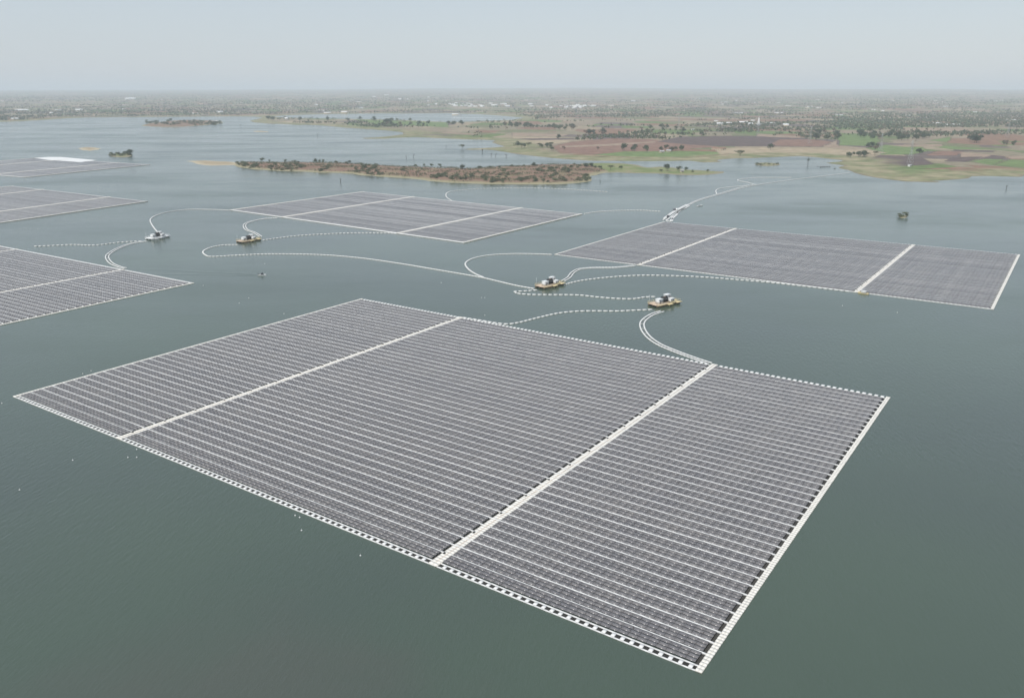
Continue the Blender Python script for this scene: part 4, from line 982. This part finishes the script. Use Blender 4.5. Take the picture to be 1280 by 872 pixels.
# thousands of trees on the plain beyond: one object
def many_trees():
    r = np.random.default_rng(3); out = []
    # candidate positions: even in bearing, distance chosen so that rows of the picture fill evenly
    n = 115000
    y = 116.6 + 60 * r.random(n) ** 1.55; x = r.uniform(-260, 1540, n)
    dep = (y - 115) / F
    Dy = CAM_H / np.tan(PITCH + np.arctan((y - 436) / F)); Xw = (x - 640) / F * Dy / (CP + (436 - y) / F * SP) * 1.0
    Pm = np.column_stack([Xw, Dy])
    h, s_ = main_h(Pm)
    cl1 = .8 * fbm(Pm, 420, 3, 8) + .8 * fbm(Pm, 1500, 2, 9) + .7 * fbm(Pm, 5200, 2, 10)
    D_ = np.hypot(*Pm.T); far = np.clip((D_ - 2600) / 4500, 0, 1)
    ok = (s_ > 70) & ((cl1 + r.uniform(-.35, .35, n)) > (.26 - .50 * far)) & (D_ < 24000)
    for pts_, c in plots:
        pl = poly(pts_); s2 = np.where(ok)[0]; d = sdist(Pm[s2], pl); ok[s2[(d > 0) & (r.random(len(s2)) < .93)]] = False
    Pm = Pm[ok]; h = h[ok]; D_ = D_[ok]; n = len(Pm); print('plain trees', n)
    V_, F_ = [], []
    m = 14
    # each tree: m leaf clumps spread through a rounded crown
    H_ = r.uniform(4.5, 9.5, n) * np.clip(1 + (D_ - 4000) / 16000, 1, 1.5); Wd_ = H_ * r.uniform(.8, 1.5, n)
    d = r.normal(size=(n, m, 3)); d /= np.linalg.norm(d, axis=2)[..., None]; d *= r.uniform(.35, 1.0, (n, m, 1))
    C_ = np.stack([Pm[:, None, 0] + d[..., 0] * Wd_[:, None] * .5, Pm[:, None, 1] + d[..., 1] * Wd_[:, None] * .5, h[:, None] + H_[:, None] * (.56 + .42 * d[..., 2])], -1).reshape(-1, 3)
    k = len(C_); a_ = r.normal(size=(k, 3)); a_ /= np.linalg.norm(a_, axis=1)[:, None]; b_ = np.cross(a_, r.normal(size=(k, 3))); b_ /= np.linalg.norm(b_, axis=1)[:, None]
    s3 = np.repeat(H_ * .22, m)[:, None] * r.uniform(.7, 1.3, (k, 1))
    Vq = np.stack([C_ - a_ * s3, C_ - b_ * s3 * .8, C_ + a_ * s3, C_ + b_ * s3 * .8], 1).reshape(-1, 3)
    mi = np.repeat(r.choice([0, 0, 0, 1, 1, 2], n), m)
    me_ = mesh_np('far_trees', Vq, np.arange(k * 4).reshape(-1, 4), ['leafd', 'leaf', 'leafb'], mi)
    tag(link('woodland', me_), 'countless scattered trees and hedges dotting the hazy plain', kind='stuff')
many_trees()
# low scrub and dry grass tufts on the red island: one object
def scrub():
    r = np.random.default_rng(4); pl, hmax, slope, seed = ISL[0]
    lo, hi = pl.min(0), pl.max(0); Pm = r.uniform(lo, hi, (26000, 2)); s_ = sdist(Pm, pl)
    cl1 = fbm(Pm, 55, 3, 12); ok = (s_ > 5) & (cl1 + r.uniform(-.35, .35, len(Pm)) > .14); Pm = Pm[ok]; s_ = s_[ok]; cl1 = cl1[ok]
    h = hmax * (1 - np.exp(-s_ * slope / hmax)) + np.clip(s_ / 12, 0, 1) * .14 * hmax * fbm(Pm, 60, 3, seed)
    gr = np.clip(cl1 * 2.2, 0, 1); m = 8; n = len(Pm)
    C_ = np.column_stack([np.repeat(Pm, m, 0) + r.normal(0, .6, (n * m, 2)), np.repeat(h, m) + r.uniform(.1, .7, n * m) * np.repeat(1 + 2.6 * gr, m)])
    k = len(C_); a_ = r.normal(size=(k, 3)); a_ /= np.linalg.norm(a_, axis=1)[:, None]; b_ = np.cross(a_, r.normal(size=(k, 3))); b_ /= np.linalg.norm(b_, axis=1)[:, None]; s3 = .36
    Vq = np.stack([C_ - a_ * s3, C_ - b_ * s3, C_ + a_ * s3, C_ + b_ * s3], 1).reshape(-1, 3)
    mi = np.repeat(np.where(r.random(n) < gr, r.choice([0, 2], n), 1), m)
    tag(link('scrub', mesh_np('scrub', Vq, np.arange(k * 4).reshape(-1, 4), ['leafo', 'leafb', 'leaf'], mi)), 'low dry scrub covering the long red brown island', kind='stuff')
scrub()

# ------------------------------------------------------------------ pylons
def pylon(px, py, h, label):
    root = empty('pylon', land(px, py), .5, label, 'pylon', 'lattice power pylons'); b0 = h * .11; b1 = h * .022; zw = h * .62
    def hw(z): return b0 + (b1 * 1.3 - b0) * z / zw if z < zw else b1 * 1.3 + (b1 * .5 - b1 * 1.3) * (z - zw) / (h - zw)
    t = .13
    for sx, sy in ((1, 1), (1, -1), (-1, 1), (-1, -1)):
        nb = NB(); nb.bar((sx * hw(0), sy * hw(0), 0), (sx * hw(zw), sy * hw(zw), zw), t); nb.bar((sx * hw(zw), sy * hw(zw), zw), (sx * hw(h), sy * hw(h), h), t * .8); nb.build('leg', ['galv'], root)
    nb = NB(); zs = [h * q for q in (0, .16, .3, .42, .52, .62, .70, .78, .86, .93, 1)]
    for z0, z1 in zip(zs[:-1], zs[1:]):
        a0, a1 = hw(z0), hw(z1)
        for (p0, p1) in (((1, 1), (1, -1)), ((1, -1), (-1, -1)), ((-1, -1), (-1, 1)), ((-1, 1), (1, 1))):
            nb.bar((p0[0] * a0, p0[1] * a0, z0), (p1[0] * a1, p1[1] * a1, z1), t * .5); nb.bar((p1[0] * a0, p1[1] * a0, z0), (p0[0] * a1, p0[1] * a1, z1), t * .5); nb.bar((p0[0] * a1, p0[1] * a1, z1), (p1[0] * a1, p1[1] * a1, z1), t * .5)
    nb.build('bracing', ['galv'], root)
    for z, w in ((.66, .14), (.78, .17), (.90, .12)):
        nb = NB()
        for s_ in (1, -1):
            for y_ in (-1, 1): nb.bar((s_ * hw(h * z), y_ * hw(h * z), h * z), (s_ * h * w, 0, h * z + .3), t * .6); nb.bar((s_ * hw(h * z), y_ * hw(h * z), h * z + h * .035), (s_ * h * w, 0, h * z + .3), t * .5)
            nb.bar((s_ * h * w, 0, h * z), (s_ * h * w, 0, h * z - h * .05), t * .6)
        nb.build('crossarm', ['galv'], root)
pylon(1100, 193.4, 42, 'grey lattice pylon by the right shore, left one of the nearest pair')
pylon(1137, 207.6, 42, 'grey lattice pylon nearest the water, right one of the nearest pair')
pylon(1012, 181, 40, 'grey lattice pylon on the edge of the dark ploughed field')
pylon(848, 162, 40, 'faint grey lattice pylon in the haze above the ploughed fields')
pylon(947, 171, 40, 'faint grey lattice pylon in front of the white temple')
pylon(1259, 172, 40, 'faint grey lattice pylon near the right border')

# ------------------------------------------------------------------ buildings
def house(px, py, lx, ly, h, label, group, wk='wall', rk='roofw', gable=False, rz=None, name='house', cat='house'):
    root = empty(name, land(px, py), random.uniform(-.5, .5) if rz is None else rz, label, cat, group)
    nb = NB(); nb.box(-lx, lx, -ly, ly, -1, h); wl = nb.build('wall', [wk], root)
    if gable:
        V_ = [(-lx - .4, -ly - .5, h - .1), (lx + .4, -ly - .5, h - .1), (lx + .4, ly + .5, h - .1), (-lx - .4, ly + .5, h - .1), (-lx - .4, 0, h + ly * .45), (lx + .4, 0, h + ly * .45)]
        me_ = bpy.data.meshes.new('roof'); me_.from_pydata(V_, [], [(0, 1, 5, 4), (2, 3, 4, 5), (0, 4, 3), (1, 2, 5), (0, 3, 2, 1)]); me_.materials.append(M[rk]); link('roof', me_, root)
    else:
        nb = NB(); nb.box(-lx - .2, lx + .2, -ly - .2, ly + .2, h, h + .5); nb.build('roof', [rk], root)
    if lx < 16:
        nb = NB(); nb.box(-.5, .5, -ly - .06, -ly - .01, -.2, 2.1); nb.build('door', ['opening'], root)
        for x in (-lx * .6, lx * .6): nb = NB(); nb.box(x - .6, x + .6, -ly - .06, -ly - .01, 1.1, 2.2); nb.build('window', ['opening'], root)
    return root

# white temple with its spire in the main village
tr = empty('temple', land(948, 157), 0, 'white temple with a tall pointed spire in the village', 'temple')
nb = NB(); nb.box(-9, 9, -7, 7, -1, 6); nb.box(-10, 10, -8, 8, 6, 6.8); nb.build('hall', ['wall'], tr)
n = 12; V_ = []; lev = [(0, 4.6), (4, 4.5), (10, 3.9), (16, 2.9), (21, 1.6), (24, .7), (26, .15)]
for z, r_ in lev: V_ += [(r_ * math.cos(6.283 * i / n), r_ * math.sin(6.283 * i / n), 6 + z) for i in range(n)]
F_ = [(k * n + i, k * n + (i + 1) % n, (k + 1) * n + (i + 1) % n, (k + 1) * n + i) for k in range(len(lev) - 1) for i in range(n)] + [tuple(range((len(lev) - 1) * n, len(lev) * n))]
me_ = bpy.data.meshes.new('spire'); me_.from_pydata(V_, [], F_); me_.materials.append(M['wall']); link('spire', me_, tr)
nb = NB(); nb.box(-1.5, 1.5, -7.06, -7.01, -.5, 3.5); nb.build('door', ['opening'], tr)

house(900, 156, 14, 6, 5, 'long low white building at the left end of the temple village', None, gable=True, name='farm_building', cat='building')
house(911, 155.4, 10, 5, 5, 'white roofed building second from the left in the temple village', None, gable=True)
for px, py, lx, g_ in [(927, 154.6, 9, 1), (932.6, 153.6, 7, 0), (938, 156, 8, 1), (953, 156, 6, 0), (941, 151.6, 8, 0), (895, 152, 8, 0)]:
    house(px, py, lx, 6, random.uniform(4, 7), 'white village house around the temple', 'white houses around the temple', gable=bool(g_))
house(963, 155.4, 16, 5, 4.5, 'long white shed right of the temple', None, gable=True, name='shed', cat='shed')
house(982, 158, 9, 7, 6, 'pale gabled house standing apart right of the temple village', None, 'wallc', 'roofw', gable=True)
house(866, 163, 4, 3, 4, 'tiny white hut left of the temple village', None, name='hut', cat='hut')
for i in range(22):
    house(random.gauss(722, 15), random.uniform(132.4, 136), random.uniform(9, 19), 8, random.uniform(6, 12), 'white building in the far town left of the temple village', 'white buildings in the far town', gable=random.random() < .4)
house(719, 134, 26, 12, 14, 'largest bright white block in the far town', None, name='town_block', cat='building')
for i in range(26):
    house(random.gauss(600, 26), random.uniform(129.5, 134.5), random.uniform(9, 17), 8, random.uniform(6, 12), 'white building in the hazy town above the lagoon', 'white buildings above the lagoon', gable=random.random() < .4)
house(618, 132.8, 22, 12, 14, 'bright white block at the right end of the hazy town above the lagoon', None, name='town_block', cat='building')
for px, py, lx, lb in [(467, 121.6, 85, 'long white roofed factory on the horizon, left one'), (483, 119.4, 90, 'long white roofed factory on the horizon, nearest the sky'), (500, 124.8, 65, 'long white roofed factory on the horizon, right one'), (536, 122.4, 45, 'small white roofed factory right of the three on the horizon')]:
    o_ = land(px, py); house(px, py, lx / 85 * 2.3 * o_.length / F, 12, 7, lb, None, gable=True, rz=0, name='factory', cat='factory')
for px, py, lx, lb in [(1190, 156.6, 46, 'very long low white shed on the right plain'), (1181, 133.6, 30, 'bright white shed far off on the right plain'), (1172, 154.6, 30, 'white shed left of the very long one'), (975, 142, 44, 'long white shed above the temple village'), (923, 142, 44, 'long white shed left of and above the temple village'), (944, 128.6, 40, 'bright white factory far above the temple'), (905, 128.2, 60, 'hazy white factory far above the temple, left one'), (1265, 150.8, 40, 'long pale shed near the right border')]:
    house(px, py, lx * .7, 4, 3, lb, None, gable=True, rz=.05, name='shed', cat='shed')
house(19, 150.2, 14, 7, 6, 'cream farmhouse on the far left shore', None, 'wallc', 'roofw', gable=True, name='farmhouse')
house(13, 150.6, 7, 5, 4, 'brown roofed hut beside the cream farmhouse on the left', None, 'wallc', 'rooft', gable=True, name='hut', cat='hut')
house(28, 138.6, 40, 8, 6, 'long white shed on the plain at the far left', None, gable=True, rz=0, name='shed', cat='shed')
house(64.4, 142.4, 8, 6, 9, 'small bright white house on the far left plain', None)
house(155, 137.4, 10, 7, 8, 'small white house right of centre on the far left plain', None)
for px in (160, 163.4, 166): house(px, 124.4 + random.random(), 30, 14, 16, 'hazy white building in the small cluster on the far left horizon', 'hazy buildings far left', gable=True)
house(358, 149.4, 9, 6, 6, 'white house on the sandy knoll of the far peninsula', None, gable=True)
house(271, 152, 5, 4, 6, 'tiny white hut at the right end of the far left islet', None, name='hut', cat='hut')
house(852, 215, 2.6, 2, 2.6, 'tiny pale hut on the grassy spit between the trees', None, 'wallc', 'roofg', gable=True, name='hut', cat='hut').location = on_isl(2, 852.4, 215.2)
for px, py in ((894, 187.6), (899, 187.8), (903, 187.4)): house(px, py, 7, 4, 3.6, 'low brown hut in the farmstead below the dark ploughed field', 'huts of the farmstead', 'wallc', 'rooft', gable=True, name='hut', cat='hut')
for px, py in ((827, 191), (836, 190)): house(px, py, 4.5, 3.5, 3, 'small tan hut at the top of the bright green field', 'huts by the green field', 'wallc', 'roofg', gable=True, name='hut', cat='hut')
house(1137, 208.4, 2.5, 2, 2.6, 'small white pump house at the foot of the pylon nearest the water', None, name='pump_house', cat='hut')
for i in range(60):
    px = random.uniform(0, 1280); house(px, random.choice([random.uniform(124, 132), random.uniform(131, 146)]), random.uniform(8, 22), 7, random.uniform(5, 9), 'isolated pale building scattered on the hazy plain', 'isolated buildings on the plain', random.choice(['wall', 'wall', 'wallc']), random.choice(['roofw', 'roofw', 'roofg', 'rooft']), gable=random.random() < .6, name='farm_building', cat='building')
print('objects', len(bpy.data.objects))
